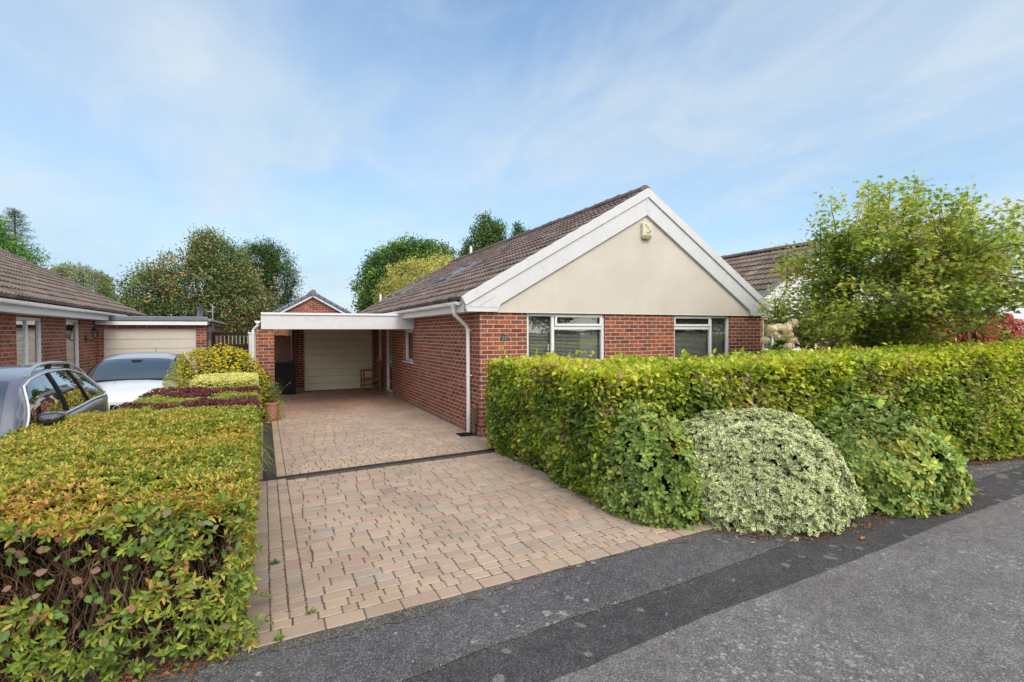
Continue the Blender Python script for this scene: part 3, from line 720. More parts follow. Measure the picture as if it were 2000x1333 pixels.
AP = (6.915, 4.652); TL = (2.98, 2.40); TR = (10.45, 2.396)
def on(a, c, x): return a[1] + (c[1] - a[1]) * (x - a[0]) / (c[0] - a[0])
# rendered gable panel, 3 cm proud of the brick
b = MB(); b.prism([(3.66, 2.158), (9.84, 2.158), (9.84, 2.46), (6.86, 4.30), (3.66, 2.46)], HY - .032, HY + .10)
b.build('gable_render', M['cream'], house)
b = MB(); b.box(3.62, HY - .04, 2.150, 9.88, HY - .001, 2.1575); b.build('render_bead', plain('pale_bead', (.68, .66, .60), .5), house)
# barge boards (in the plane y=8.22) with box ends
def barge(parent, tl, ap, tr, y, th=.035, w1=.155, w2=.30, boxes=True, ylow=2.155, m1=None, m2=None):
    def off(p, q, d):
        v = Vector((q[0] - p[0], q[1] - p[1])).normalized(); return Vector((v.y, -v.x)) * d if v.x > 0 else Vector((-v.y, v.x)) * d
    for side, a, c in (('L', tl, ap), ('R', tr, ap)):
        v = Vector((c[0] - a[0], c[1] - a[1])).normalized(); dnv = Vector((abs(v.y) if side == 'L' else -abs(v.y), -abs(v.x)))
        P = lambda base, k: (base[0] + dnv.x * k, base[1] + dnv.y * k)
        # trim (upper)
        kz = w1 / abs(v.x)
        b1 = MB(); poly = [a, P(a, w1), (c[0], c[1] - kz), c]
        poly = poly if side == 'L' else poly[::-1]
        b1.prism(poly, y - .03, y + .12); b1.build('verge_trim', m1 or M['fascia'], parent, bevel=.004)
        a2 = P(a, w1); kz2 = (w1 + w2) / abs(v.x)
        lo = P(a, w1 + w2)
        b2 = MB()
        if boxes:
            xi = 3.70 if side == 'L' else 9.80
            xo = a[0] + (.105 if side == 'L' else .048)
            zi = on((lo[0], lo[1]), (c[0], c[1] - kz2), xi)
            poly = [(a2[0], a2[1]), (xo, ylow), (xi - (.05 if side == 'L' else -.04), ylow), (xi, zi), (c[0], c[1] - kz2), (c[0], c[1] - kz)]
        else: poly = [a2, lo, (c[0], c[1] - kz2), (c[0], c[1] - kz)]
        poly = poly if side == 'L' else poly[::-1]
        b2.prism(poly, y, y + .10)
        bd = b2.build('bargeboard', m2 or M['fascia'], parent, bevel=.004)
        for t in (.36, .70):      # butt joints in the boards
            q0, q1 = P(a, w1 + .004), P(a, w1 + w2 - .004); dx_, dz_ = (c[0] - a[0]) * t, (c[1] - a[1]) * t; b3 = MB()
            b3.beam((q0[0] + dx_, y - .0015, q0[1] + dz_), (q1[0] + dx_, y + .0008, q1[1] + dz_), .002, .002, up=(0, 1, 0)); b3.build('board_joint', M['concrete'], bd)
        for t in np.arange(.06, 1, .125):
            for k in (.03, w1 + .04):
                q = P(a, k); x = q[0] + (c[0] - a[0]) * t; z = q[1] + (c[1] - a[1]) * t; yy = y - .031 if k < .1 else y - .001; b3 = MB()
                b3.face([(x - .006, yy, z - .006), (x + .006, yy, z - .006), (x + .006, yy, z + .006), (x - .006, yy, z + .006)]); b3.build('screw', M['steel'], bd)
barge(house, TL, AP, TR, 8.22)
b = MB()     # joint lines on the box ends and the cover strip at the apex
b.beam((3.10, 8.218, 2.235), (3.645, 8.218, 2.235), .003, .003); b.beam((3.30, 8.218, 2.24), (3.60, 8.218, 2.42), .003, .003)
b.build('box_end_joint', M['felt'], house); b = MB(); b.beam((9.88, 8.218, 2.235), (10.45, 8.218, 2.235), .003, .003); b.beam((10.20, 8.218, 2.24), (9.88, 8.218, 2.42), .003, .003)
b.build('box_end_joint', M['felt'], house)
b = MB(); b.box(6.885, 8.214, 4.20, 6.945, 8.2195, 4.47); b.build('apex_cover_strip', M['fascia'], house)
# roof
roof_slope(house, 'roof', 8.26, 20.25, (2.99, 2.375), (6.915, 4.615), M['roof'])
roof_slope(house, 'roof', 8.26, 20.25, (10.44, 2.375), (6.915, 4.615), M['roof'])
ridge_tiles(house, 8.28, 20.25, 6.915, 4.665, M['roof'])
b = MB(); b.prism([(3.02, 2.33), (10.42, 2.33), (6.915, 4.57)], 20.10, 20.24); b.build('rear_gable', M['fascia'], house)
# eaves
b = MB(); b.box(3.045, 8.33, 2.150, 3.07, 20.2, 2.335); b.box(3.07, 8.33, 2.152, 3.34, 20.2, 2.165); b.build('fascia', M['white'], house)
b = MB(); b.box(10.36, 8.33, 2.150, 10.385, 20.2, 2.335); b.box(10.26, 8.33, 2.152, 10.36, 20.2, 2.165); b.build('fascia', M['white'], house)
gutter(house, 2.985, 8.36, 20.1, 2.325)
gutter(house, 10.45, 8.36, 20.1, 2.325)
# downpipe with swan neck, clips
dp = MB(); dp.tube([(2.985, 8.62, 2.30), (2.985, 8.62, 2.17), (3.0, 8.625, 2.12), (3.24, 8.70, 1.93), (3.285, 8.715, 1.86), (3.285, 8.715, .03)], .034, 14)
dpo = dp.build('downpipe', M['white'], house)
q = MB()
q.tube([(2.985, 8.62, 2.325), (2.985, 8.62, 2.24)], .048, 12)
q.build('outlet', M['white'], dpo)
for z in (1.83, 1.03): q = MB(); q.tube([(3.285, 8.715, z), (3.285, 8.715, z + .025)], .041, 12); q.box(3.285, 8.675, z + .003, 3.34, 8.70, z + .02); q.build('pipe_clip', M['white'], dpo)
# front windows
w1 = window(house, 'y', HY, *W1, mull=(4.809,), trans=((4.84, 5.89, 1.88),), openers=((4.845, 5.885, 1.915, 2.125),), curtain=(5.52, 5.90), handle=(4.74, 1.56), sill=True, depth=.04)
w2 = window(house, 'y', HY, *W2, mull=(8.738,), trans=((7.73, 8.70, 1.88),), openers=((7.69, 8.71, 1.915, 2.125),), sill=True, depth=.04)
# side windows and door
window(house, 'x', HX0, *FW, trans=((12.8, 13.6, 1.83),), openers=((12.78, 13.63, 1.85, 2.0),), depth=.05, blind=False)
window(house, 'x', HX0, *FF, trans=((16.55, 17.0, 1.8),), depth=.03, blind=False)
dr = window(house, 'x', HX0, *FD, trans=((15.1, 15.86, .95),), depth=.03, blind=False, sill=False, name='door', label='white glazed side door with a mid rail')
b = MB(); b.box(3.345, 15.12, .98, 3.372, 15.15, 1.12, ); b.box(3.33, 15.12, 1.03, 3.35, 15.24, 1.05); b.build('handle', M['steel'], dr)
b = MB(); b.box(3.27, 15.02, -.02, 3.343, 15.94, .055); b.build('doorstep', M['concrete'], house, bevel=.005)
# rooflights on the left slope (lie in the tile plane)
sv = Vector((6.915 - 2.99, 0, 4.615 - 2.375)).normalized(); nvv = Vector((-sv.z, 0, sv.x)); E0 = Vector((2.99, 0, 2.375))
def rooflight(y0, y1, s0, s1):
    P = lambda y, s, h: tuple(E0 + sv * s + nvv * h + Vector((0, y, 0)))
    def rbox(b, ya, yb, sa, sb, ha, hb, m=0):
        A = [P(ya, sa, ha), P(yb, sa, ha), P(yb, sb, ha), P(ya, sb, ha)]; B = [P(ya, sa, hb), P(yb, sa, hb), P(yb, sb, hb), P(ya, sb, hb)]
        b.face(A[::-1], m=m); b.face(B, m=m)
        for i in range(4): j = (i + 1) % 4; b.face([A[i], A[j], B[j], B[i]], m=m)
    b = MB(); f = .07
    rbox(b, y0, y0 + f, s0, s1, .02, .10); rbox(b, y1 - f, y1, s0, s1, .02, .10); rbox(b, y0 + f, y1 - f, s0, s0 + f, .02, .098); rbox(b, y0 + f, y1 - f, s1 - f * 1.4, s1, .02, .105)
    rbox(b, y0 - .12, y0, s0 - .1, s1 + .1, .02, .052); rbox(b, y1, y1 + .12, s0 - .1, s1 + .1, .02, .052)
    fr = b.build('rooflight', plain('grey_rooflight_frame', (.16, .165, .18), .5, .4, .1), house, bevel=.004)
    M.setdefault('glass_roof', glass_mat('rooflight_glass', tint=(.2, .2, .22), refl=1.0, body=(.02, .022, .03), bodymix=.9)); g = MB(); g.face([P(y0 + f, s0 + f, .085), P(y1 - f, s0 + f, .085), P(y1 - f, s1 - f, .085), P(y0 + f, s1 - f, .085)]); g.build('pane', M['glass_roof'], fr)
    k = MB(); rbox(k, y0 - .12, y1 + .12, s0 - .28, s0 - .01, .035, .05); k.build('flashing', M['felt'], fr)
rooflight(12.85, 13.75, 1.50, 2.48); rooflight(17.6, 18.5, 1.45, 2.45); rooflight(18.95, 19.7, 1.45, 2.45)
# vent pipes poking over the ridge
for yy, zt in ((19.0, 5.15),): b = MB(); b.tube([(7.3, yy, 4.2), (7.3, yy, zt)], .05, 10); b.build('vent_pipe', M['white'], house)
b = MB(); b.tube([(4.2, 20.9, 2.0), (4.2, 20.9, 3.35)], .045, 10); b.tube([(4.2, 20.9, 2.6), (4.2, 20.0, 2.5)], .03, 6); b.build('vent_pipe', M['white'], house)
# alarm box with its printed letters
b = MB(); x0, x1, z0, z1 = 6.775, 7.005, 3.64, 3.965
b.prism([(x0, z0 + .05), (x0 + .04, z0), (x1 - .04, z0), (x1, z0 + .05), (x1, z1 - .02), (x1 - .02, z1), (x0 + .02, z1), (x0, z1 - .02)], HY - .105, HY - .034)
al = b.build('alarm_box', plain('aged_ivory_plastic', (.60, .58, .42), .4, .5, var=.05), house, bevel=.012, seg=2)
b = MB(); b.prism([(x0 + .012, z0 + .052), (x0 + .045, z0 + .006), (x1 - .045, z0 + .006), (x1 - .012, z0 + .052), (x1 - .012, z0 + .075), (x0 + .012, z0 + .075)], HY - .112, HY - .106)
b.build('strobe_lens', plain('yellowed_lens', (.26, .20, .07), .3), al)
STROKES = {'K': [((0, 0), (0, 1)), ((0, .45), (.62, 1)), ((.12, .55), (.66, 0))], 'M': [((0, 0), (0, 1)), ((0, 1), (.36, .4)), ((.36, .4), (.72, 1)), ((.72, 1), (.72, 0))],
           'G': [((.66, .85), (.35, 1)), ((.35, 1), (.05, .75)), ((.05, .75), (.05, .25)), ((.05, .25), (.35, 0)), ((.35, 0), (.68, .18)), ((.68, .18), (.68, .48)), ((.68, .48), (.38, .48))],
           '3': [((0, .9), (.35, 1)), ((.35, 1), (.6, .78)), ((.6, .78), (.25, .52)), ((.25, .52), (.62, .27)), ((.62, .27), (.32, 0)), ((.32, 0), (0, .12))],
           '8': [((.3, .52), (.05, .77)), ((.05, .77), (.3, 1)), ((.3, 1), (.55, .77)), ((.55, .77), (.3, .52)), ((.3, .52), (0, .25)), ((0, .25), (.3, 0)), ((.3, 0), (.6, .25)), ((.6, .25), (.3, .52))]}
def letters(b, txt, x, z, h, y, th, dx=None, dz=0):
    for ch in txt:
        for p, q in STROKES[ch]: b.beam((x + p[0] * h, y, z + p[1] * h), (x + q[0] * h, y, z + q[1] * h), th, th)
        x += dx if dx else h * .9; z += dz
b = MB(); letters(b, 'KMG', 6.84, 3.885, .042, HY - .107, .009, dx=.046, dz=-.052)
for k in range(2):
    for i in range(6): b.box(6.85 + i * .018, HY - .1065, 3.765 - k * .028, 6.863 + i * .018, HY - .1055, 3.777 - k * .028)
b.build('lettering', plain('navy_print', (.02, .03, .16), .5), al)
# house number plaque
b = MB(); cx, cz = 3.80, 1.706; r = .062
b.prism([(cx + .068, cz - .045), (cx + .068, cz)] + [(cx + r * math.cos(t), cz + r * math.sin(t)) for t in np.linspace(0, math.pi, 12)] + [(cx - .068, cz), (cx - .068, cz - .045)], HY - .012, HY - .0005)
pl = b.build('number_plaque', plain('dark_slate', (.03, .035, .03), .6), house)
b = MB(); letters(b, '38', cx - .045, cz - .026, .058, HY - .014, .0065, dx=.052); b.box(cx - .05, HY - .014, cz - .037, cx + .05, HY - .0125, cz - .034); b.build('numerals', plain('green_gold_paint', (.30, .34, .20), .5), pl)
# brown meter/cable box by the corner
b = MB(); b.prism([(8.40, .20), (8.52, .20), (8.52, .50), (8.50, .53), (8.42, .53), (8.40, .50)], 3.27, 3.343, axis='x'); cb_ = b.build('cable_box', plain('brown_plastic', (.13, .075, .06), .5), house, bevel=.008)
b = MB(); b.tube([(3.325, 8.45, .2), (3.325, 8.45, 0)], .010, 8); b.build('cable', M['black'], cb_)

# ================================================================== CARPORT AND GARAGE
cp = thing('carport', 'flat roofed carport with a deep white fascia on a brick pier', 'carport', (1.6, 14, 0))
b = MB(); b.box(-.045, 12.60, 1.893, 3.343, 12.625, 2.250); b.build('front_fascia', M['fascia'], cp, bevel=.004)
b = MB(); b.box(-.045, 12.57, 2.215, 3.03, 12.599, 2.262); b.build('roof_edge_trim', M['white'], cp, bevel=.003)
b = MB(); b.box(-.045, 12.626, 1.95, -.02, 17.35, 2.245); b.build('side_fascia', M['fascia'], cp)
b = MB(); b.box(-.02, 12.626, 2.10, 3.343, 17.35, 2.24); b.build('roof_deck', plain('white_soffit', (.78, .76, .72), .6), cp)
gutter(cp, -.11, 12.66, 17.3, 2.08, r=.06, brackets=1.2)
b = MB(); b.tube([(-.11, 12.72, 2.03), (-.11, 12.72, 1.98), (-.20, 12.78, 1.88), (-.20, 12.78, .05)], .034, 10); b.build('downpipe', M['white'], cp)
b = MB(); b.box(-.15, 12.64, 0, .214, 12.86, 1.892); b.build('pier', M['brick_left'], cp)
for xx, zz in ((.9, 2.05), (.9, 2.11), (1.0, 2.08), (.35, 2.07), (2.3, 2.07)): b = MB(); b.box(xx, 12.598, zz, xx + .012, 12.5995, zz + .012); b.build('screw', M['felt'], cp)

gar = thing('garage', 'attached brick garage at the back of the carport with a sage cream door', 'garage', (2.2, 19, 0))
b = MB(); wall(b, 'y', 17.35, .874, 3.343, -.05, 2.10, [(1.138, 3.215, -.01, 2.04)]); b.box(.874, 17.47, -.05, .994, 21.2, 2.1); b.build('wall', M['brick_dark'], gar)
b = MB(); b.box(.86, 17.34, 0, 1.13, 17.349, .11); b.build('plinth', M['concrete'], gar)
b = MB(); b.box(.85, 17.352, 2.105, 3.34, 21.2, 2.2); b.build('roof', M['felt'], gar)
def garage_door(parent, x0, x1, z0, z1, y, n, mat, off=0, handle_at=None):
    b = MB(); h = (z1 - z0) / n
    for k in range(n):
        a, c = z0 + k * h, z0 + (k + 1) * h; g = .012
        b.prism([(y, a + g * .5), (y, c - g * .5), (y + .006, c - g * .3), (y + .02, c - g * .3), (y + .02, a + g * .3), (y + .006, a + g * .3)], x0, x1, axis='x')
    b.box(x0, y + .021, z0, x1, y + .03, z1, 1)
    o = b.build('door', [mat, M['felt']], parent)
    f = MB(); f.box(x0 - .05, y + .005, z0, x0, y + .05, z1 + .05); f.box(x1, y + .005, z0, x1 + .05, y + .05, z1 + .05); f.box(x0, y + .006, z1, x1, y + .05, z1 + .05); f.build('door_frame', mat, o)
    if handle_at:
        q = MB(); hx, hz = handle_at; q.tube([(hx, y - .012, hz + .03), (hx, y - .0005, hz + .03)], .028, 14); q.beam((hx - .02, y - .03, hz + .03), (hx + .09, y - .03, hz - .02), .016, .016); q.tube([(hx, y - .032, hz + .03), (hx, y, hz + .03)], .009, 8)
        q.build('handle', M['steel'], o)
        q = MB(); q.box(hx - .05, y - .015, z0 + h * 2 - .03, hx + .06, y, z0 + h * 2 - .015); q.build('pull', mat, o)
    return o
garage_door(gar, 1.165, 3.19, 0.012, 2.02, 17.40, 9, M['garage_green'], handle_at=(2.22, 1.02))

out_ = thing('outbuilding', 'small brick outbuilding with a grey tiled gable seen over the carport', 'building', (1.75, 23, 0))
b = MB(); b.prism([(.15, -.05), (3.30, -.05), (3.30, 2.35), (1.72, 3.22), (.15, 2.35)], 21.3, 26); b.build('wall', M['brick_left'], out_)
a3 = (1.72, 3.34)
for s_, e in (('L', (-.05, 2.33)), ('R', (3.50, 2.33))):
    v = Vector((a3[0] - e[0], a3[1] - e[1])).normalized(); 
    b = MB(); k = .13 / abs(v.x); poly = [(e[0], e[1] - k), a3 and (a3[0], a3[1] - k), (a3[0], a3[1] - .05), (e[0], e[1] - .05)]; b.prism(poly if s_ == 'L' else poly[::-1], 21.18, 21.30); b.build('bargeboard', M['white'], out_)
    b = MB(); n = 8
    for i in range(n):
        p, q = Vector((e[0], 0, e[1])).lerp(Vector((a3[0], 0, a3[1])), i / n), Vector((e[0], 0, e[1])).lerp(Vector((a3[0], 0, a3[1])), (i + 1) / n + .03)
        b.beam((p.x, 21.20, p.z + .01), (q.x, 21.20, q.z + .0), .16, .11, up=(0, 0, 1))
    o = b.build('verge_tiles', M['felt'], out_, bevel=.015)
    roof_slope(out_, 'roof', 21.25, 26.1, (e[0], e[1] - .02), (a3[0], a3[1] - .02), M['roof_slate'], samp=4)
b = MB(); b.tube([(1.72, 21.08, 3.36), (1.72, 26, 3.36)], .11, 8); b.build('ridge', M['felt'], out_)
# ================================================================== NEIGHBOUR'S BUNGALOW, LEFT
lh = thing('bungalow', 'neighbouring red brick bungalow with a long brown tiled roof beside the two parked cars', 'house', (-7, 15, -.12))
LX = -3.92
b = MB(); LW = (12.03, 13.26, 1.20, 2.12); LD = (14.60, 15.56, -.05, 2.14)
wall(b, 'x', LX, 8.0, 21.0, -.2, 2.2, [LW, LD], sgn=-1)
b.box(-11.3, 8.0, -.2, LX - .12, 8.12, 2.2); b.box(-11.3, 20.88, -.2, LX - .12, 21, 2.2); b.box(-11.3, 8.12, -.2, -11.18, 20.88, 2.2)
b.build('wall', M['brick_left'], lh)
window(lh, 'x', LX, *LW, sgn=-1, mull=(12.60,), trans=(), sill=True, depth=.03, leaded=True, label='white side window with venetian blind')
d = window(lh, 'x', LX, *LD, sgn=-1, trans=(), sill=False, depth=.03, blind=False, leaded=True, name='door', label='white front door glazed full height')
b = MB(); b.box(-3.90, 14.68, .92, -3.87, 14.71, 1.10, 0); b.build('handle', M['steel'], d)
b = MB(); b.box(-3.63, 7.95, 2.155, -3.60, 18.1, 2.31); b.box(LX, 7.95, 2.157, -3.63, 18.1, 2.175); b.build('fascia', M['white'], lh)
gutter(lh, -3.545, 7.95, 18.1, 2.335, r=.06)
roof_slope(lh, 'roof', 7.9, 21.15, (-3.58, 2.40), (-7.6, 4.60), M['roof_left'], samp=4)
roof_slope(lh, 'roof', 7.9, 21.15, (-11.62, 2.40), (-7.6, 4.60), M['roof_left'], samp=4)
ridge_tiles(lh, 7.9, 21.1, -7.6, 4.66, M['roof_left'])
for yg in (20.9, 8.0): b = MB(); b.prism([(-11.5, 2.2), (-3.7, 2.2), (-7.6, 4.5)], yg, yg + .1); b.build('gable', M['cream'], lh)
# coach lantern on the wall
ln = thing('wall_lantern', 'black iron coach lantern on the brick wall beside the neighbour\'s front door', 'wall lamp', (-3.9, 15.95, 1.65))
b = MB(); b.prism([(15.92, 1.60), (15.98, 1.60), (16.0, 1.68), (15.98, 1.76), (15.92, 1.76), (15.90, 1.68)], -3.918, -3.895, axis='x')
b.tube([(-3.90, 15.95, 1.68), (-3.84, 15.95, 1.64), (-3.76, 15.95, 1.65), (-3.72, 15.95, 1.70)], .009, 8)
b.build('bracket', M['blackiron'], ln)
b = MB(); c_ = (-3.72, 15.95)
for k in range(6):
    a = 2 * math.pi * k / 6; b.beam((c_[0] + .04 * math.cos(a), c_[1] + .04 * math.sin(a), 1.72), (c_[0] + .075 * math.cos(a), c_[1] + .075 * math.sin(a), 1.90), .007, .007)
b.lathe([(.0, 1.70), (.045, 1.72), (.042, 1.73)], *c_, n=6, smooth=False); b.lathe([(.085, 1.90), (.09, 1.905), (.05, 1.96), (.02, 1.985), (.012, 2.02), (0, 2.03)], *c_, n=6, smooth=False)
b.build('cage', M['blackiron'], ln)
b = MB(); b.lathe([(.038, 1.725), (.070, 1.90)], *c_, n=6, smooth=False); b.build('glass', glass_mat('lantern_glass', tint=(.8, .85, .85), refl=1.5), ln)
b = MB(); b.tube([(*c_, 1.73), (*c_, 1.80)], .016, 8); b.build('bulb', M['white'], ln)

lg = thing('garage', 'neighbour\'s flat roofed brick garage with a pale cream up and over door', 'garage', (-2.6, 20, -.12))
b = MB(); GY = 16.85
wall(b, 'y', GY, LX, -1.437, -.2, 2.04, [(-3.76, -1.687, -.13, 1.95)]); b.box(-1.557, GY + .12, -.2, -1.437, 24, 2.04)
b.build('wall', M['brick_left'], lg)
garage_door(lg, -3.735, -1.71, -.11, 1.915, GY + .04, 8, M['garage_cream'], handle_at=(-2.7, .95))
b = MB(); b.box(-3.90, GY - .16, 2.045, -1.40, GY - .13, 2.145); b.box(-3.90, GY - .13, 2.047, -1.44, GY - .001, 2.06); b.build('fascia', M['white'], lg)
b = MB(); b.box(-3.58, GY - .19, 2.147, -1.38, GY - .10, 2.275); b.box(-3.58, GY - .10, 2.10, -1.42, 24, 2.255)
b.build('roof', M['felt'], lg, bevel=.02)
b = MB(); b.box(-1.44, GY - .14, 2.05, -1.36, 24, 2.13); b.box(-1.42, GY - .15, 2.13, -1.30, 24, 2.21); b.build('side_coping', M['concrete'], lg, bevel=.02)
b = MB(); b.tube([(-1.425, 17.5, 2.04), (-1.425, 17.5, 1.3), (-1.425, 17.5, .1)], .016, 8); b.box(-1.437, 17.38, 1.85, -1.37, 17.5, 2.02); b.box(-1.437, 17.42, 1.42, -1.38, 17.52, 1.6); b.build('conduit', M['steel'], lg)
# satellite dish on its pole
sdh = thing('satellite_dish', 'dark grey satellite dish on a bent steel pole above the neighbour\'s garage wall', 'satellite dish', (-1.36, 17.9, 2.1))
b = MB(); b.tube([(-1.36, 17.9, 1.9), (-1.36, 17.9, 2.60), (-1.37, 17.9, 2.66), (-1.40, 17.88, 2.66)], .021, 10); b.tube([(-1.37, 17.9, 2.48), (-1.52, 17.8, 2.44)], .014, 8); b.build('pole', M['steel'], sdh)
b = MB(); cen = Vector((-1.60, 17.72, 2.43)); ax = Vector((-.83, -.52, .16)).normalized(); u_ = ax.cross(Vector((0, 0, 1))).normalized(); v_ = u_.cross(ax)
for ofs in (0, .006):
    G = [[tuple(cen + ax * (.06 * (rr ** 2) + ofs) + u_ * .20 * rr * math.cos(t) + v_ * .25 * rr * math.sin(t)) for rr in (0.001, .25, .5, .75, 1)] for t in np.linspace(0, 2 * math.pi, 25)]
    b.grid(G)
b.build('reflector', plain('dark_mesh_grey', (.12, .13, .145), .5, .5, .3), sdh)
b = MB(); tip = cen + ax * .30 - v_ * .17; b.tube([tuple(cen - v_ * .24), tuple(tip)], .009, 6); b.tube([tuple(tip - ax * .02 + v_ * .01), tuple(tip + ax * .07 + v_ * .01)], .03, 10); b.build('receiver_arm', M['black'], sdh)
# gate between the garages, posts
gt = thing('gate', 'dark stained timber gate with an open slatted top between the two garages', 'gate', (-.9, 18.6, -.1))
b = MB()
for k in range(7): x = -1.33 + k * .125; b.box(x, 18.6, -.05, x + .118, 18.62, 1.45)
b.box(-1.36, 18.585, 1.40, -.43, 18.64, 1.47); b.box(-1.36, 18.585, 1.75, -.43, 18.64, 1.82); b.box(-1.42, 18.57, 1.82, -.38, 18.66, 1.85)
b.build('boards', M['timber_black'], gt)
b = MB()
for k in range(9): x = -1.32 + k * .107; b.box(x, 18.60, 1.47, x + .022, 18.62, 1.75)
b.build('slats', plain('weathered_pale_slats', (.36, .33, .31), .8), gt)
b = MB(); b.box(-1.45, 18.58, -.1, -1.37, 18.66, 1.84); b.box(-.43, 18.58, -.1, -.35, 18.66, 1.84); b.build('post', M['timber_black'], gt)
pp = thing('post', 'white painted post beside the brick carport pier', 'post', (-.27, 15, 0))
b = MB(); b.box(-.34, 15.0, -.1, -.24, 15.1, 1.80); b.box(-.20, 15.0, -.1, -.13, 15.08, 1.80); b.box(-.36, 14.98, 1.80, -.11, 15.12, 1.84); b.build('shaft', M['white'], pp)
# sleeper panel and storage box inside the carport
fp = thing('timber_screen', 'dark waney edged timber screen behind the black storage box', 'fence', (.55, 17.2, 0))
b = MB(); z = .02
for k in range(6):
    h = .29 if k < 5 else .27; n = 10; G0 = []
    top = [z + h + rng.normal(0, .006) for _ in range(n + 1)]
    for i in range(n):
        xa, xb = .20 + .56 * i / n, .20 + .56 * (i + 1) / n
        b.face([(xa, 17.20 - .006 * (k % 2), z), (xb, 17.20 - .006 * (k % 2), z), (xb, 17.20 - .006 * (k % 2), top[i + 1]), (xa, 17.20 - .006 * (k % 2), top[i])])
        b.face([(xa, 17.20 - .006 * (k % 2), top[i]), (xb, 17.20 - .006 * (k % 2), top[i + 1]), (xb, 17.24, top[i + 1]), (xa, 17.24, top[i])])
    z += h
b.build('boards', M['timber'], fp)
b = MB(); b.box(.78, 17.17, 0, .86, 17.25, 1.97); b.box(.14, 17.17, 0, .20, 17.25, 1.9); b.build('post', plain('red_brown_post', (.10, .035, .025), .7, .3), fp)
bn = thing('storage_bin', 'tall black plastic storage bin standing by the brick pier of the garage', 'bin', (.57, 16.9, 0))
b = MB(); lo = [(.27, 16.70), (.855, 16.70), (.855, 17.12), (.27, 17.12)]; hi = [(.30, 16.74), (.80, 16.74), (.80, 17.08), (.30, 17.08)]
def taper(b, lo, hi, z0, z1, m=0):
    A = [(x, y, z0) for x, y in lo]; B = [(x, y, z1) for x, y in hi]; b.face(A[::-1], m=m); b.face(B, m=m)
    for i in range(4): j = (i + 1) % 4; b.face([A[i], A[j], B[j], B[i]], m=m)
taper(b, lo, hi, .07, .93); 
for z in (.30, .60): b.box(.285, 16.72, z, .83, 17.10, z + .02)
b.build('body', M['black'], bn, bevel=.015)
b = MB(); b.box(.26, 16.69, 0, .865, 17.13, .07); b.build('base', M['black'], bn, bevel=.01)
b = MB(); taper(b, [(.285, 16.70), (.825, 16.70), (.825, 17.10), (.285, 17.10)], [(.32, 16.75), (.79, 16.75), (.79, 17.06), (.32, 17.06)], .93, 1.01); lid = b.build('lid', plain('grey_black_lid', (.05, .05, .055), .4), bn, bevel=.015)
b = MB(); b.box(.46, 16.80, 1.0105, .62, 16.86, 1.012); b.build('sticker', M['white'], lid)
# garden chair: faces the house side-on, back to the wall
ch = thing('garden_chair', 'oiled wooden garden armchair in front of the garage door', 'chair', (3.0, 16.45, 0))
def part(nm, f_): b = MB(); f_(b); return b.build(nm, M['teak'], ch, bevel=.004)
for yy in (16.22, 16.68):
    part('leg', lambda b: b.beam((2.74, yy, 0), (2.74, yy, .64), .045, .045, up=(0, 1, 0)))
    part('leg', lambda b: b.beam((3.24, yy, 0), (3.20, yy, .45), .045, .045, up=(0, 1, 0)))
    part('armrest', lambda b: (b.beam((2.68, yy, .655), (2.95, yy, .665), .055, .028), b.beam((2.95, yy, .665), (3.24, yy, .645), .055, .028)))
part('seat', lambda b: [b.box(2.72 + k * .068, 16.20, .40, 2.775 + k * .068, 16.70, .422) for k in range(7)] + [b.box(2.72, 16.20, .34, 3.2, 16.225, .40), b.box(2.72, 16.675, .34, 3.2, 16.70, .40), b.box(2.72, 16.225, .34, 2.745, 16.675, .40)])
def bk(b):
    for yy in (16.22, 16.68): b.beam((3.20, yy, .40), (3.30, yy, .95), .045, .035, up=(0, 1, 0))
    b.beam((3.30, 16.2, .93), (3.30, 16.7, .93), .03, .07); b.beam((3.215, 16.22, .48), (3.215, 16.68, .48), .03, .05)
    for k in range(7): y = 16.27 + k * .06; b.beam((3.215, y, .48), (3.30, y, .92), .035, .012, up=(0, 1, 0))
part('backrest', bk)
for yy in (16.22, 16.68): part('stretcher', lambda b: b.beam((2.74, yy, .20), (3.22, yy, .20), .025, .03))
mt = MB(); mt.box(2.86, 15.12, .003, 3.30, 15.78, .022); prop(mt.build('doormat', plain('coir', (.26, .19, .11), .95, .1, var=.3, scale=60, bmp=.8, bscale=200)), 'tan coir doormat on the paving below the side door', 'mat')
# terracotta pot
pt = thing('plant_pot', 'terracotta pot with a bushy green plant standing at the left edge of the drive', 'plant pot', (.13, 11.85, 0))
b = MB(); b.lathe([(0, .03), (.095, .03), (.135, .30), (.137, .34), (.155, .342), (.157, .385), (.14, .388), (.135, .35), (0, .34)], .13, 11.85); b.build('pot', M['terracotta'], pt)
b = MB(); b.lathe([(0, .004), (.13, .004), (.145, .035), (.135, .036), (.125, .015), (0, .015)], .13, 11.85); b.build('saucer', M['terracotta'], pt)

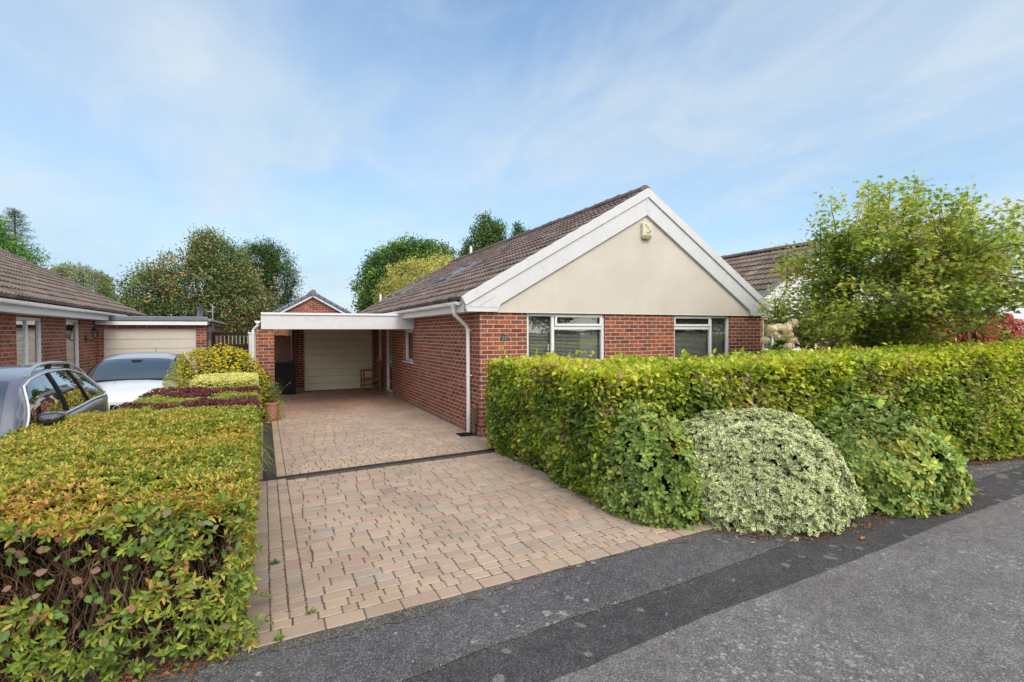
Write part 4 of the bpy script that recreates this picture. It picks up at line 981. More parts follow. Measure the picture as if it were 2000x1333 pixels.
# ================================================================== CARS
def smooth(xs, ys, x):
    """monotone-ish smooth interpolation"""
    xs = np.array(xs, float); ys = np.array(ys, float); i = int(np.clip(np.searchsorted(xs, x) - 1, 0, len(xs) - 2))
    m = np.gradient(ys, xs); h = xs[i + 1] - xs[i]; t = (x - xs[i]) / h; t = min(1, max(0, t))
    return (2 * t**3 - 3 * t**2 + 1) * ys[i] + (t**3 - 2 * t**2 + t) * h * m[i] + (-2 * t**3 + 3 * t**2) * ys[i + 1] + (t**3 - t**2) * h * m[i + 1]
def paint(name, c, metal=0.0):
    m, nt, out = newmat(name); p = opos(nt)
    fl = ramp(nt, [(.3, tuple(x * .96 for x in c)), (.7, tuple(min(1, x * 1.04) for x in c))], noise(nt, p, 3, 4)).outputs[0]
    b = bsdf(nt, out, fl, .32, .5, metal, coat=1.0); return m
class Car:
    def __init__(s, name, label, loc, P, body, rot=0):
        s.P = P; s.root = thing(name, label, 'car', loc, rot=rot); s.body = body
    def g(s, k, y): t = s.P[k]; return smooth(t[0], t[1], y)
    def low(s, y, a):
        """lower body section, a in 0..1 from sill to centre line of the top"""
        w_, zt, zb = s.g('w', y), s.g('belt', y), s.g('sill', y)
        A = [0, .12, .35, .6, .78, .86, .93, 1.0]
        X = [w_ * .93, w_ * .985, w_, w_ * .985, w_ * .955, w_ * .90, w_ * .5, 0]
        Z = [zb, zb + .10, zb + (zt - zb) * .45, zb + (zt - zb) * .78, zt - .035, zt, zt + s.P['crown'] * .75, zt + s.P['crown']]
        return np.interp(a, A, X), np.interp(a, A, Z)
    def cab(s, y, t):
        """greenhouse: t 0 belt -> 1 roof edge -> 2 centre"""
        wb, zb, wr, zr = s.g('w', y) * .925, s.g('belt', y) - .012, s.g('wr', y), s.g('roof', y)
        zr = max(zr, zb + .004); zk = max(zb + .002, zr - .065); fr = min(1, (zk - zb) / .38); wr = wb + (wr - wb) * fr
        if t <= 1:
            bul = .02 * math.sin(math.pi * t) * fr; return wb + (wr - wb) * t + bul, zb + (zk - zb) * t
        k = t - 1; return wr * math.cos(k * math.pi / 2) ** .75 if k < 1 else 0, zk + (zr - zk) * math.sin(k * math.pi / 2)
    def side(s, y, t, sg, off=0):
        x, z = s.cab(y, t); e = .01; x2, z2 = s.cab(y, t + e if t < 1.95 else t - e); d = Vector((x2 - x, z2 - z)) * (1 if t < 1.95 else -1)
        n = Vector((d.y, -d.x)).normalized() if d.length > 1e-9 else Vector((0, 1))
        ys = s.cab(y + .03, t)[1] - s.cab(y - .03, t)[1]
        return (sg * (x + n.x * off), y - (off * ys / .06 if t > 1 else 0), z + n.y * off)
    def build(s):
        Lc = s.P['len']; c = MB()
        ys = np.linspace(0, Lc, 60); As = np.linspace(0, 1, 22)
        for sg in (1, -1):
            G = [[(sg * s.low(y, a)[0], y, s.low(y, a)[1]) for a in As] for y in ys]
            c.grid(G if sg > 0 else [r[::-1] for r in G])
            c.face([p for p in G[0]] + [(0, 0, G[0][0][2])]); c.face([p for p in G[-1]][::-1] + [(0, Lc, G[-1][0][2])])
        s.bodyo = c.build('body', s.body, s.root, world=False, weld=True)
        y0, y1 = s.P['cab']; c = MB(); ts = np.concatenate([np.linspace(0, 1, 9), np.linspace(1.06, 2, 12)])
        yy = np.linspace(y0, y1, 60)
        for sg in (1, -1):
            G = [[s.side(y, t, sg) for t in ts] for y in yy]; c.grid(G if sg > 0 else [r[::-1] for r in G])
        c.build('roof', s.P.get('roofmat', s.body), s.root, world=False, weld=True)
        # wheels
        for yw in s.P['axles']:
            for sg in (1, -1):
                xw = sg * (s.g('w', yw) - .10); b = MB()
                def disc(b, prof, x0, n=28, m=0):
                    for i in range(len(prof) - 1):
                        (r0, a0), (r1, a1) = prof[i], prof[i + 1]
                        for k in range(n):
                            p, q = 2 * math.pi * k / n, 2 * math.pi * (k + 1) / n
                            b.face([(x0 + sg * a0, yw + r0 * math.cos(p), .32 + r0 * math.sin(p)), (x0 + sg * a0, yw + r0 * math.cos(q), .32 + r0 * math.sin(q)),
                                    (x0 + sg * a1, yw + r1 * math.cos(q), .32 + r1 * math.sin(q)), (x0 + sg * a1, yw + r1 * math.cos(p), .32 + r1 * math.sin(p))], smooth=True)
                ar = MB()
                disc(ar, [(.0, .095), (.375, .095), (.38, .110), (.36, .108)], xw); ar.build('wheel_arch', M['black'], s.root, world=False)
                disc(b, [(.21, .10), (.24, .118), (.30, .118), (.32, .10), (.32, -.08)], xw); ty = b.build('wheel', M['rubber'], s.root, world=False)
                b = MB(); disc(b, [(0, .105), (.04, .112), (.05, .105)], xw)
                for k in range(5):
                    a = 2 * math.pi * k / 5; b.beam((xw + sg * .108, yw + .03 * math.cos(a), .32 + .03 * math.sin(a)), (xw + sg * .112, yw + .21 * math.cos(a), .32 + .21 * math.sin(a)), .012, .05, up=(1, 0, 0))
                disc(b, [(.20, .10), (.215, .12), (.225, .10)], xw); b.build('rim', M['steel'], ty, world=False)
    def patch(s, name, mat, quad, sg, off=.006, n=14, parent=None):
        """quad: four (y,t) corners in order: belt-front, belt-rear, top-rear, top-front"""
        b = MB(); G = []
        for i in range(n + 1):
            u = i / n; row = []
            for j in range(n + 1):
                v = j / n; lo = np.array(quad[0]) * (1 - u) + np.array(quad[1]) * u; hi = np.array(quad[3]) * (1 - u) + np.array(quad[2]) * u
                y, t = lo * (1 - v) + hi * v; row.append(s.side(y, t, sg, off))
            G.append(row)
        b.grid(G if sg > 0 else [r[::-1] for r in G]); return b.build(name, mat, parent or s.root, world=False)
    def curve(s, pts, sg, off): return [s.side(y, t, sg, off) for y, t in pts]

# --- dark grey estate with roof rails (nose to the road)
P1 = dict(len=4.45, crown=.035, cab=(1.12, 4.28), axles=(.86, 3.52),
          w=([0, .15, .6, 1.3, 3.2, 4.2, 4.45], [.66, .80, .885, .91, .91, .86, .74]),
          belt=([0, .2, .9, 1.25, 1.8, 3.0, 3.9, 4.3, 4.45], [.62, .78, .94, .985, 1.005, 1.035, 1.06, 1.02, .80]),
          sill=([0, .4, 4.0, 4.45], [.30, .22, .22, .34]),
          roof=([1.12, 1.45, 1.8, 2.2, 2.8, 3.5, 3.95, 4.28], [.99, 1.27, 1.46, 1.53, 1.545, 1.48, 1.35, 1.06]),
          wr=([1.12, 2.0, 3.0, 4.28], [.74, .69, .67, .60]))
grey = paint('graphite_metallic', (.185, .185, .215), .45)
suv = Car('parked_car', 'dark grey metallic estate car with silver roof rails behind the near left hedge', (-2.79, 4.72, -.075), P1, grey); suv.build(); c = suv
for sg in (1, -1):
    gs = []
    gs.append(c.patch('side_window', M['glass_dark'], [(1.40, .07), (2.46, .07), (2.40, .93), (1.84, .93)], sg))
    gs.append(c.patch('side_window', M['glass_dark'], [(2.52, .07), (3.28, .07), (3.10, .93), (2.46, .93)], sg))
    gs.append(c.patch('side_window', M['glass_dark'], [(3.33, .07), (3.98, .10), (3.62, .90), (3.15, .93)], sg))
    # bright trim all round the side glass
    loop = [(1.32, .03)] + [(1.32 + .46 * k / 8, .03 + .93 * k / 8) for k in range(1, 9)] + [(1.78 + 1.91 * k / 12, .965) for k in range(1, 13)] + [(3.69 + .36 * k / 6, .965 - .90 * k / 6) for k in range(1, 7)] + [(4.05 - 2.73 * k / 16, .03) for k in range(1, 17)]
    b = MB(); b.tube(c.curve(loop, sg, .012), .011, 6, cap=False); b.build('window_trim', M['chrome'], c.root, world=False)
    for y, k_, r_w in ((2.49, .05, .024), (3.30, .17, .018)): b = MB(); b.tube(c.curve([(y - k_ * t, .07 + t * .87) for t in np.linspace(0, 1, 6)], sg, .007), r_w, 6); b.build('door_pillar', M['black'], c.root, world=False)
    # roof rail: silver bow on two black feet
    pr = [(1.98, 1.16), (2.06, 1.17), (2.2, 1.18)] + [(y, 1.19) for y in np.linspace(2.4, 3.55, 8)] + [(3.72, 1.18), (3.86, 1.16)]
    hh = [.004, .035, .055] + [.060] * 8 + [.035, .004]
    b = MB(); b.tube([(p[0], p[1], p[2] + h - .004) for p, h in zip([c.side(y, t, sg, 0) for y, t in pr], hh)], [.026, .024, .019] + [.017] * 8 + [.02, .022], 10)
    rl = b.build('roof_rail', plain('satin_silver', (.62, .62, .64), .3, .6, .8, var=.02), c.root, world=False)
    for y in (2.62, 3.3): b = MB(); q = c.side(y, 1.19, sg, 0); b.box(q[0] - .015, q[1] - .05, q[2] - .01, q[0] + .015, q[1] + .05, q[2] + .05); b.build('rail_foot', M['black'], rl, world=False)
    # mirror
    q = c.side(1.70, .0, sg, 0); b = MB(); G = []
    for i in range(11):
        t = i / 10; yy = 1.52 + .17 * t; sc_ = math.sqrt(max(0, 1 - (2 * t - 1) ** 4)) if 0 < i < 10 else .25
        cy_, cz_ = 0, .075
        G.append([(q[0] + sg * (.125 + .105 * sc_ * np.sign(math.cos(a)) * abs(math.cos(a)) ** .6), yy, q[2] + cz_ + .075 * sc_ * np.sign(math.sin(a)) * abs(math.sin(a)) ** .6) for a in np.linspace(0, 2 * math.pi, 21)])
    b.grid(G); b.face(G[0][:-1]); b.face(G[-1][:-1][::-1]); b.beam((q[0] - sg * .0, 1.66, q[2] + .01), (q[0] + sg * .10, 1.64, q[2] + .04), .05, .03)
    mr = b.build('mirror', plain('gloss_black', (.012, .012, .014), .08, .6, coat=1), c.root, world=False)
    for y_, z_ in ((2.1, .80), (3.0, .82)): b = MB(); b.beam((c.g('w', y_ + .15) * sg, y_, z_), (c.g('w', y_ + .15) * sg * 1.01, y_ + .18, z_), .02, .03); b.build('door_handle', grey, c.root, world=False)
    b = MB(); b.grid([[(sg * (.50 + .22 * i / 6), .06 + .26 * (i / 6) ** 2, .60 + .12 * j / 3) for j in range(4)] for i in range(7)]); b.build('headlight', glass_mat('headlamp', tint=(.8, .8, .8), refl=2, body=(.5, .5, .5), bodymix=.5), c.root, world=False)
    b = MB()
    for (y0, y1) in ((2.47, 2.475),): b.tube([(sg * (c.low(y, a)[0] + .001), y, c.low(y, a)[1]) for a, y in [(a, 2.47) for a in np.linspace(.12, .84, 10)]], .004, 4)
    b.tube([(sg * (c.low(1.5, a)[0] + .001), 1.5, c.low(1.5, a)[1]) for a in np.linspace(.12, .84, 10)], .004, 4); b.build('door_seam', M['black'], c.root, world=False)
b = MB()
for sg in (1, -1):
    G = [[c.side(y, t, sg, .006) for t in np.linspace(1.36, 2, 10)] for y in np.linspace(1.17, 1.78, 14)]; b.grid(G if sg > 0 else [r[::-1] for r in G])
b.build('windscreen', M['glass_wind'], c.root, world=False, weld=True)
b = MB()
for sg in (1, -1):
    G = [[c.side(y, t, sg, .006) for t in np.linspace(1.2, 2, 10)] for y in np.linspace(3.72, 4.22, 10)]; b.grid(G if sg > 0 else [r[::-1] for r in G])
b.build('rear_window', M['glass_dark'], c.root, world=False, weld=True)
b = MB(); b.box(-.45, -.012, .45, .45, .06, .68); b.build('grille', M['black'], c.root, world=False)

# --- white hatchback facing the road
P2 = dict(len=4.0, crown=.05, cab=(1.02, 3.92), axles=(.78, 3.22),
          w=([0, .12, .5, 1.1, 2.8, 3.7, 4.0], [.60, .74, .835, .865, .87, .83, .70]),
          belt=([0, .15, .6, 1.1, 1.6, 2.6, 3.5, 3.9, 4.0], [.66, .76, .90, .975, 1.0, 1.04, 1.07, 1.0, .8]),
          sill=([0, .4, 3.6, 4.0], [.28, .20, .20, .32]),
          roof=([1.02, 1.4, 1.8, 2.2, 2.8, 3.4, 3.7, 3.92], [.98, 1.22, 1.42, 1.50, 1.515, 1.45, 1.30, 1.06]),
          wr=([1.02, 1.8, 3.0, 3.92], [.72, .64, .62, .55]))
white = paint('white_pearl', (.72, .72, .74)); P2['roofmat'] = paint('silver_roof', (.42, .43, .45), .3)
hb = Car('parked_car', 'white hatchback facing the road in front of the neighbour\'s cream garage door', (-2.36, 11.38, -.12), P2, white); hb.build(); c = hb
for sg in (1, -1):
    c.patch('side_window', M['glass_dark'], [(1.50, .07), (2.30, .07), (2.25, .93), (1.96, .93)], sg)
    c.patch('side_window', M['glass_dark'], [(2.36, .07), (3.20, .10), (2.95, .93), (2.30, .93)], sg)
    c.patch('side_window', plain('gloss_black_pillar', (.012, .012, .014), .1, .6, coat=1), [(3.22, .05), (3.72, .15), (3.40, .93), (2.98, .97)], sg, off=.005)
    b = MB(); b.tube(c.curve([(1.06 + .84 * t, 1.02 + .1 * math.sin(t * 3)) for t in np.linspace(.02, 1, 14)], sg, .004), .016, 6); b.build('windscreen_pillar', M['black'], c.root, world=False)
    q = c.side(1.55, .0, sg, 0); b = MB(); G = []
    for i in range(9):
        t = i / 8; yy = 1.40 + .15 * t; sc_ = math.sqrt(max(0, 1 - (2 * t - 1) ** 4)) if 0 < i < 8 else .25
        G.append([(q[0] + sg * (.13 + .095 * sc_ * np.sign(math.cos(a)) * abs(math.cos(a)) ** .6), yy, q[2] + .05 + .062 * sc_ * np.sign(math.sin(a)) * abs(math.sin(a)) ** .6) for a in np.linspace(0, 2 * math.pi, 17)])
    b.grid(G); b.face(G[0][:-1]); b.face(G[-1][:-1][::-1]); b.beam((q[0], 1.5, q[2]), (q[0] + sg * .09, 1.48, q[2] + .02), .04, .03); b.build('mirror', M['black'], c.root, world=False)
    b = MB(); b.grid([[(sg * (.42 + .27 * i / 6), .05 + .22 * (i / 6) ** 2, .61 + (.03 + .08 * i / 6) * j / 2) for j in range(3)] for i in range(7)]); b.build('headlight', glass_mat('headlamp_b', tint=(.8, .8, .8), refl=2, body=(.35, .36, .38), bodymix=.6), c.root, world=False)
b = MB()
for sg in (1, -1):
    G = [[c.side(y, t, sg, .006) for t in np.linspace(1.13, 2, 10)] for y in np.linspace(1.07, 1.78, 14)]; b.grid(G if sg > 0 else [r[::-1] for r in G])
ws = b.build('windscreen', M['glass_wind'], c.root, world=False, weld=True)
b = MB()
for sg in (1, -1):
    G = [[c.side(y, t, sg, .009) for t in np.linspace(1.08, 2, 10)] for y in np.linspace(1.02, 1.10, 3)]; b.grid(G if sg > 0 else [r[::-1] for r in G])
b.build('scuttle', M['black'], c.root, world=False)
q = c.side(1.74, 2, 1, .012); b = MB(); b.prism([(-.10, 0), (.10, 0), (.05, -.10), (-.05, -.10)], 0, .01); o = b.build('mirror_mount', M['black'], ws, world=False); o.location = (0, q[1] - .07, q[2] - .02); o.rotation_euler = (R(-52), 0, 0)
b = MB(); b.tube([(.30 + .17 * math.cos(a), 1.36 + .03 * math.sin(a), 1.02 + .10 * math.sin(a)) for a in np.linspace(.15, math.pi - .15, 14)], .012, 6); b.build('steering_wheel', M['black'], c.root, world=False)
b = MB(); b.prism([(-.52, .665), (.52, .665), (.48, .50), (-.48, .50)], -.02, .08); gr = b.build('grille', plain('gloss_black_grille', (.012, .012, .014), .15, .6), c.root, world=False)
b = MB(); b.tube([(.052 * math.cos(a), -.024, .60 + .052 * math.sin(a)) for a in np.linspace(0, 2 * math.pi, 20)], .006, 6); b.build('badge', M['chrome'], gr, world=False)
b = MB(); b.box(-.26, -.03, .38, .26, -.015, .49); b.build('number_plate', M['white'], c.root, world=False)
b = MB(); b.tube([(.05, 3.45, 1.42), (.05, 3.50, 1.62)], [.007, .004], 6); b.tube([(.05, 3.43, 1.41), (.05, 3.455, 1.45)], [.02, .006], 8); b.build('aerial', M['black'], c.root, world=False)
b = MB(); b.tube([(-.25 + .10 * t, .95 - .28 * t, 1.008 - .045 * t + .015 * math.sin(3 * t)) for t in np.linspace(0, 1, 6)], .003, 4); b.build('bonnet_crease', M['steel'], c.root, world=False)
b = MB()
for sg in (1, -1):
    G = [[c.side(y, t, sg, .006) for t in np.linspace(1.2, 2, 10)] for y in np.linspace(3.52, 3.86, 8)]; b.grid(G if sg > 0 else [r[::-1] for r in G])
b.build('rear_window', M['glass_dark'], c.root, world=False, weld=True)
# ================================================================== HOUSES TO THE RIGHT
def side_house(label, X0, X1, Y0, Y1, eave_z, ridge_z, win, clad, base=(0, 0), wz=(1.2, 2.2), ov=.32):
    h = thing('bungalow', label, 'house', ((X0 + X1) / 2, (Y0 + Y1) / 2, 0)); rx = (X0 + X1) / 2
    b = MB(); wall(b, 'y', Y0, X0 + ov, X1 - ov, -.1, 2.22, win); b.box(X0 + ov, Y0 + .12, -.1, X0 + ov + .12, Y1, 2.22); b.box(X1 - ov - .12, Y0 + .12, -.1, X1 - ov, Y1, 2.22); b.box(X0 + ov + .12, Y1 - .12, -.1, X1 - ov - .12, Y1, 2.22)
    b.build('wall', M['brick'], h)
    n = 22; H_ = ridge_z - .12 - 2.22; hw = (X1 - X0) / 2 - .15
    b = MB()
    for k in range(n):
        z0, z1 = 2.22 + H_ * k / n, 2.22 + H_ * (k + 1) / n
        w0 = min(hw, (ridge_z - .1 - z0) / (ridge_z - eave_z) * hw * 1.0); w1_ = min(hw, (ridge_z - .1 - z1) / (ridge_z - eave_z) * hw)
        b.face([(rx - w0, Y0 - .04, z0), (rx + w0, Y0 - .04, z0), (rx + w1_, Y0 - .022, z1), (rx - w1_, Y0 - .022, z1)])
        b.face([(rx - w0, Y0 - .022, z0), (rx + w0, Y0 - .022, z0), (rx + w0, Y0 - .04, z0), (rx - w0, Y0 - .04, z0)])
    b.build('gable_cladding', clad, h)
    for e in ((X0, eave_z), (X1, eave_z)):
        roof_slope(h, 'roof', Y0 - .12, Y1, e, (rx, ridge_z), M['roof_right'], gauge=.36, period=.17, amp=.024, lift=.045, rnd=.16)
        a, c_ = Vector((e[0], 0, e[1])), Vector((rx, 0, ridge_z)); s_ = 1 if e[0] == X0 else -1
        b = MB(); p = [(e[0], e[1] - .03), (e[0], e[1] - .34), (rx, ridge_z - .34), (rx, ridge_z - .03)]; b.prism(p if s_ > 0 else p[::-1], Y0 - .11, Y0 - .08); b.build('bargeboard', M['white'], h)
        b = MB(); b.beam((e[0], Y0 - .12, e[1] + .005), (rx, Y0 - .12, ridge_z + .005), .06, .13, up=(0, 0, 1)); b.build('verge', M['felt'], h)
        b = MB(); b.box(min(e[0], e[0] + s_ * .03), Y0, 2.15, max(e[0], e[0] + s_ * .03), Y1, eave_z - .02); b.build('fascia', M['white'], h)
    ridge_tiles(h, Y0 - .1, Y1, rx, ridge_z + .06, M['roof_right'])
    return h
cladm = plain('white_shiplap', (.66, .67, .70), .4, .4, var=.03)
h2 = side_house('brown roofed bungalow with a white gable, next house to the right behind the maple', 12.02, 18.80, 10.32, 24.2, 2.42, 4.50, [(12.83, 15.2, 1.25, 2.2)], cladm)
window(h2, 'y', 10.32, 12.83, 15.2, 1.25, 2.2, mull=(13.27, 14.4), trans=((13.3, 14.4, 1.92),), depth=.03, blind=True)
h3 = side_house('white shiplap gabled bungalow furthest to the right behind the red shrubs', 24.5, 34.6, 12.0, 24, 2.45, 5.3, [(31.3, 33.6, 1.2, 2.2)], cladm)
window(h3, 'y', 12.0, 31.3, 33.6, 1.2, 2.2, mull=(32.4,), depth=.03, blind=False)
# chimney stacks on far roofs, houses behind the gardens
def far_house(label, x, y, w_, d_, ez, rz, ch=(), mat=None):
    h = thing('house', label, 'house', (x, y, -.2)); b = MB(); b.box(x - w_ / 2, y, -.3, x + w_ / 2, y + d_, ez); b.build('wall', M['brick_left'], h)
    b = MB(); b.prism([(y - .3, ez - .1), (y + d_ + .3, ez - .1), (y + d_ / 2, rz)], x - w_ / 2 - .3, x + w_ / 2 + .3, axis='x'); b.build('roof', plain('far_brown_roof', (.13, .09, .075), .9, var=.3, scale=8), h)
    for (cx_, tz) in ch:
        b = MB(); b.box(cx_ - .35, y + d_ / 2 - .3, rz - .8, cx_ + .35, y + d_ / 2 + .3, tz); b.box(cx_ - .4, y + d_ / 2 - .35, tz, cx_ + .4, y + d_ / 2 + .35, tz + .12); c_ = b.build('chimney', M['brick_left'], h)
        b = MB()
        for k in (-.17, .17): b.tube([(cx_ + k, y + d_ / 2, tz + .12), (cx_ + k, y + d_ / 2, tz + .45)], [.10, .085], 10)
        b.build('chimney_pot', M['terracotta'], c_)
far_house('distant house whose brick chimney shows beside the end of the bungalow roof', 10.6, 52, 9, 8, 2.4, 3.4, ch=((7.6, 3.95),))
far_house('distant house with a brick chimney stack behind the small trees on the left', -12.5, 46, 8, 8, 3.0, 4.6, ch=((-11.0, 6.0),))
# ================================================================== HEDGES AND SHRUBS
def jitter(n, s): return rng.normal(0, s, (n, 3))
def box_points(n, x0, x1, y0, y1, z0, z1, wts):
    """random points on five faces of a box; wts: top, left, right, front, back. returns P, outward normal"""
    A = np.array([(x1 - x0) * (y1 - y0), (y1 - y0) * (z1 - z0), (y1 - y0) * (z1 - z0), (x1 - x0) * (z1 - z0), (x1 - x0) * (z1 - z0)]) * np.array(wts)
    f = rng.choice(5, n, p=A / A.sum()); u, v = rng.random(n), rng.random(n); P = np.zeros((n, 3)); Nn = np.zeros((n, 3))
    X, Y, Z = x0 + u * (x1 - x0), y0 + v * (y1 - y0), z0 + v * (z1 - z0)
    for k, (a, nn) in enumerate(((None, (0, 0, 1)), (x0, (-1, 0, 0)), (x1, (1, 0, 0)), (y0, (0, -1, 0)), (y1, (0, 1, 0)))):
        m = f == k
        if k == 0: P[m] = np.c_[X, Y, np.full(n, z1)][m]
        elif k in (1, 2): P[m] = np.c_[np.full(n, a), y0 + u * (y1 - y0), Z][m]
        else: P[m] = np.c_[X, np.full(n, a), Z][m]
        Nn[m] = nn
    return P, Nn, f
def whorls(P, Nn, k, spread=.8, up=.3):
    """k leaves round every tip P"""
    n = len(P); ax = nrm(Nn + np.array([0, 0, up]) + rng.normal(0, .35, (n, 3)))
    t = nrm(np.cross(ax, rng.normal(size=(n, 3)))); s = np.cross(ax, t); Ps, Ds, Ns = [], [], []
    for i in range(k):
        a = 2 * math.pi * i / k + rng.uniform(-.4, .4, (n, 1)); rd = t * np.cos(a) + s * np.sin(a); el = spread * rng.uniform(.6, 1.3, (n, 1))
        Ds.append(nrm(ax * (1 - el * .5) + rd * el)); Ns.append(nrm(ax * el + rd * -(1 - el * .5) + rng.normal(0, .15, (n, 3)))); Ps.append(P + rng.normal(0, .004, (n, 3)))
    return np.concatenate(Ps), np.concatenate(Ds), np.concatenate(Ns)
def core(name, x0, x1, y0, y1, z0, z1, parent, mat=None):
    """uneven near-black core inside a hedge: painted-in shade that blocks see-through"""
    b = MB(); nx, ny, nz = max(2, int((x1 - x0) / .12)), max(2, int((y1 - y0) / .12)), max(2, int((z1 - z0) / .12))
    j = lambda p: tuple(np.array(p) + (vnoise(np.array([p]), 6, 3)[0] - .5) * .08)
    g = lambda A: b.grid(A, smooth=False)
    xs, ys, zs = np.linspace(x0, x1, nx), np.linspace(y0, y1, ny), np.linspace(z0, z1, nz)
    g([[j((x, y, z1)) for y in ys] for x in xs]); g([[j((x, y0, z)) for z in zs] for x in xs]); g([[j((x, y1, z)) for z in zs] for x in xs])
    g([[j((x0, y, z)) for z in zs] for y in ys]); g([[j((x1, y, z)) for z in zs] for y in ys])
    return b.build(name, mat or M['core_shade'], parent)

LM = {}
LM['hyp'] = leaf_mat('hypericum_leaf', .34, .45, .35, midrib=(.42, .36, .10, .35))
LM['beech'] = leaf_mat('beech_leaf', .38, .42, .4, midrib=(.40, .44, .10, .35))
LM['plain'] = leaf_mat('soft_leaf', .3, .5, .35)
LM['far'] = leaf_mat('distant_leaf', .25, .6, .2)
LM['rhodo'] = leaf_mat('glossy_leaf', .2, .48, .35, midrib=(.40, .42, .14, .55))
LM['euo'] = leaf_mat('variegated_leaf', .2, .35, .45, rim=(.88, .86, .56), rimlo=.50, rimhi=.62)
LM['euoy'] = leaf_mat('yellow_variegated_leaf', .2, .4, .4, rim=(.84, .78, .30), rimlo=.42, rimhi=.66)

# ---- near left hedge -------------------------------------------------------
hA = thing('hedge', 'low clipped hedge with orange tipped green leaves and bare brown twigs at its near end', 'hedge', (-1, 5.2, 0))
hx0, hx1, hy0, hy1, hz = -2.0, -.06, 3.25, 7.0, .925
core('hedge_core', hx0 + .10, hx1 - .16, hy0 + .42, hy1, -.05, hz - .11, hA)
nt_ = 19000
P, Nn, f = box_points(nt_, hx0, hx1, hy0, hy1, -.02, hz, (1, .12, .75, .62, 0))
und = (vnoise(P, 1.6, 5) - .5) * .10 + (vnoise(P, 6, 6) - .5) * .06
P = P + Nn * und[:, None] - Nn * (rng.random((nt_, 1)) ** 2 * .07)
# side leans in towards the foot
lean = np.where(f == 2, (hz - P[:, 2]) * .07 + np.clip(.4 - P[:, 2], 0, .4) * .22, 0); P[:, 0] -= lean; P[:, 1] += np.where(f == 3, np.clip(.25 - P[:, 2], 0, .25) * .25, 0)
# rounded shoulders
sh = np.clip((P[:, 0] - (hx1 - .10)) / .10, 0, 1) * np.clip((P[:, 2] - (hz - .10)) / .10, 0, 1); P[:, 0] -= sh * .03; P[:, 2] -= sh * .03
sf = np.clip(((hy0 + .22) - P[:, 1]) / .22, 0, 1) * np.clip((P[:, 2] - (hz - .14)) / .14, 0, 1); P[:, 1] += sf * .06; P[:, 2] -= sf * .07
# the front face is thin: only patches of leaf below a solid top fringe
front = f == 3; patch = vnoise(P, 5.0, 9); keep = np.ones(nt_, bool)
dens = np.where(P[:, 2] > .80, .95, np.where(P[:, 2] > .5, .33, .34)) + np.clip((P[:, 0] + .45) / .4, 0, 1) * .45 - np.clip((.35 - P[:, 2]), 0, 1) * .1
keep[front] = (patch[front] + rng.normal(0, .09, front.sum()) < dens[front] * .98 + .10) & (rng.random(front.sum()) < np.where(P[front][:, 2] > .76, .95, .80))
keep[(f == 2) & (rng.random(nt_) < .25)] = False; keep[(P[:, 2] < .10) & (rng.random(nt_) < .4)] = False
P, Nn, f = P[keep], Nn[keep], f[keep]
P4, D4, N4 = whorls(P, Nn, 6, spread=.85, up=.5)
ff = np.tile(f, 6); n = len(P4)
ft = ff == 3
Ln = np.where(ft, rng.uniform(.026, .062, n), rng.uniform(.026, .048, n)); 
C = palette(n, [(.17, .24, .04), (.28, .34, .045), (.42, .41, .05), (.54, .44, .07), (.60, .34, .10), (.48, .21, .09)], [.16, .22, .26, .18, .14, .04], P4, .14, 11, 2.2, .45)
tipc = palette(n, [(.14, .20, .04), (.23, .32, .05), (.35, .42, .06), (.48, .42, .08), (.54, .27, .08)], [.24, .28, .22, .14, .12], P4, .15, 12, 3, .5)
C = np.where((ff != 0)[:, None], tipc, C)
hl = leaf_mesh('foliage', P4, D4, N4, Ln, Ln * rng.uniform(.30, .42, n), C, LM['hyp'], OVAL, fold=.3, curl=.25, parent=hA)
# broad bramble/bindweed leaves mixed in at the front
m_ = 300; Pb = np.c_[rng.uniform(-1.5, -.1, m_), rng.uniform(3.19, 3.31, m_), rng.beta(2.2, 1.6, m_) * .9]
pk = vnoise(Pb, 4, 22) > .48; Pb = Pb[pk]; m_ = len(Pb)
Cb = palette(m_, [(.13, .24, .05), (.20, .30, .07), (.26, .22, .12), (.30, .16, .12)], [.5, .25, .15, .1], Pb, .15, 4)
leaf_mesh('foliage', Pb, nrm(rng.normal(0, .6, (m_, 3)) + (0, -.4, .1)), nrm(rng.normal(0, .5, (m_, 3)) + (0, -1, .7)), rng.uniform(.035, .065, m_), rng.uniform(.025, .045, m_), Cb, LM['beech'], OVAL, fold=.2, parent=hA)
# upright shoots on top, a few pale
segs = []
for k in range(1500):
    x = rng.uniform(hx0 + .2, hx1 - .05); z = rng.beta(1.1, 1.4) * .82; y = hy0 + rng.uniform(0, .42) + .02
    a = rng.normal(0, .62); ln_ = rng.uniform(.10, .38); p = np.array([x, y, max(.01, z)])
    q = p + np.array([math.sin(a) * ln_ * .8, rng.uniform(-.12, .10), abs(math.cos(a)) * ln_]); q[2] = min(q[2], .86); q[1] = max(q[1], hy0 - .02); q[0] = min(q[0], hx1 - .06)
    r_ = rng.uniform(.0008, .0034); segs.append((wander(p, q, 4, .16), r_, r_ * .55))
for k in range(260):
    y = rng.uniform(hy0 + .1, hy1); z = rng.uniform(.02, .6); p = np.array([hx1 - .16, y, z]); segs.append((wander(p, p + (rng.uniform(0, .08), rng.normal(0, .08), rng.uniform(.05, .22)), 3, .1), .002, .001))
twigs('twigs', segs, M['twig'], hA)
segs = []
for k in range(10):      # main stems at the foot
    x = -1.95 + k * .175 + rng.normal(0, .03); y = hy0 + rng.uniform(.08, .3)
    for j in range(3): segs.append((wander((x, y, -.02), (min(x + rng.normal(0, .16), hx1 - .16), y + rng.uniform(-.03, .15), rng.uniform(.45, .8)), 5, .12), rng.uniform(.006, .012), .003))
twigs('stems', segs, M['bark'], hA, sides=6)
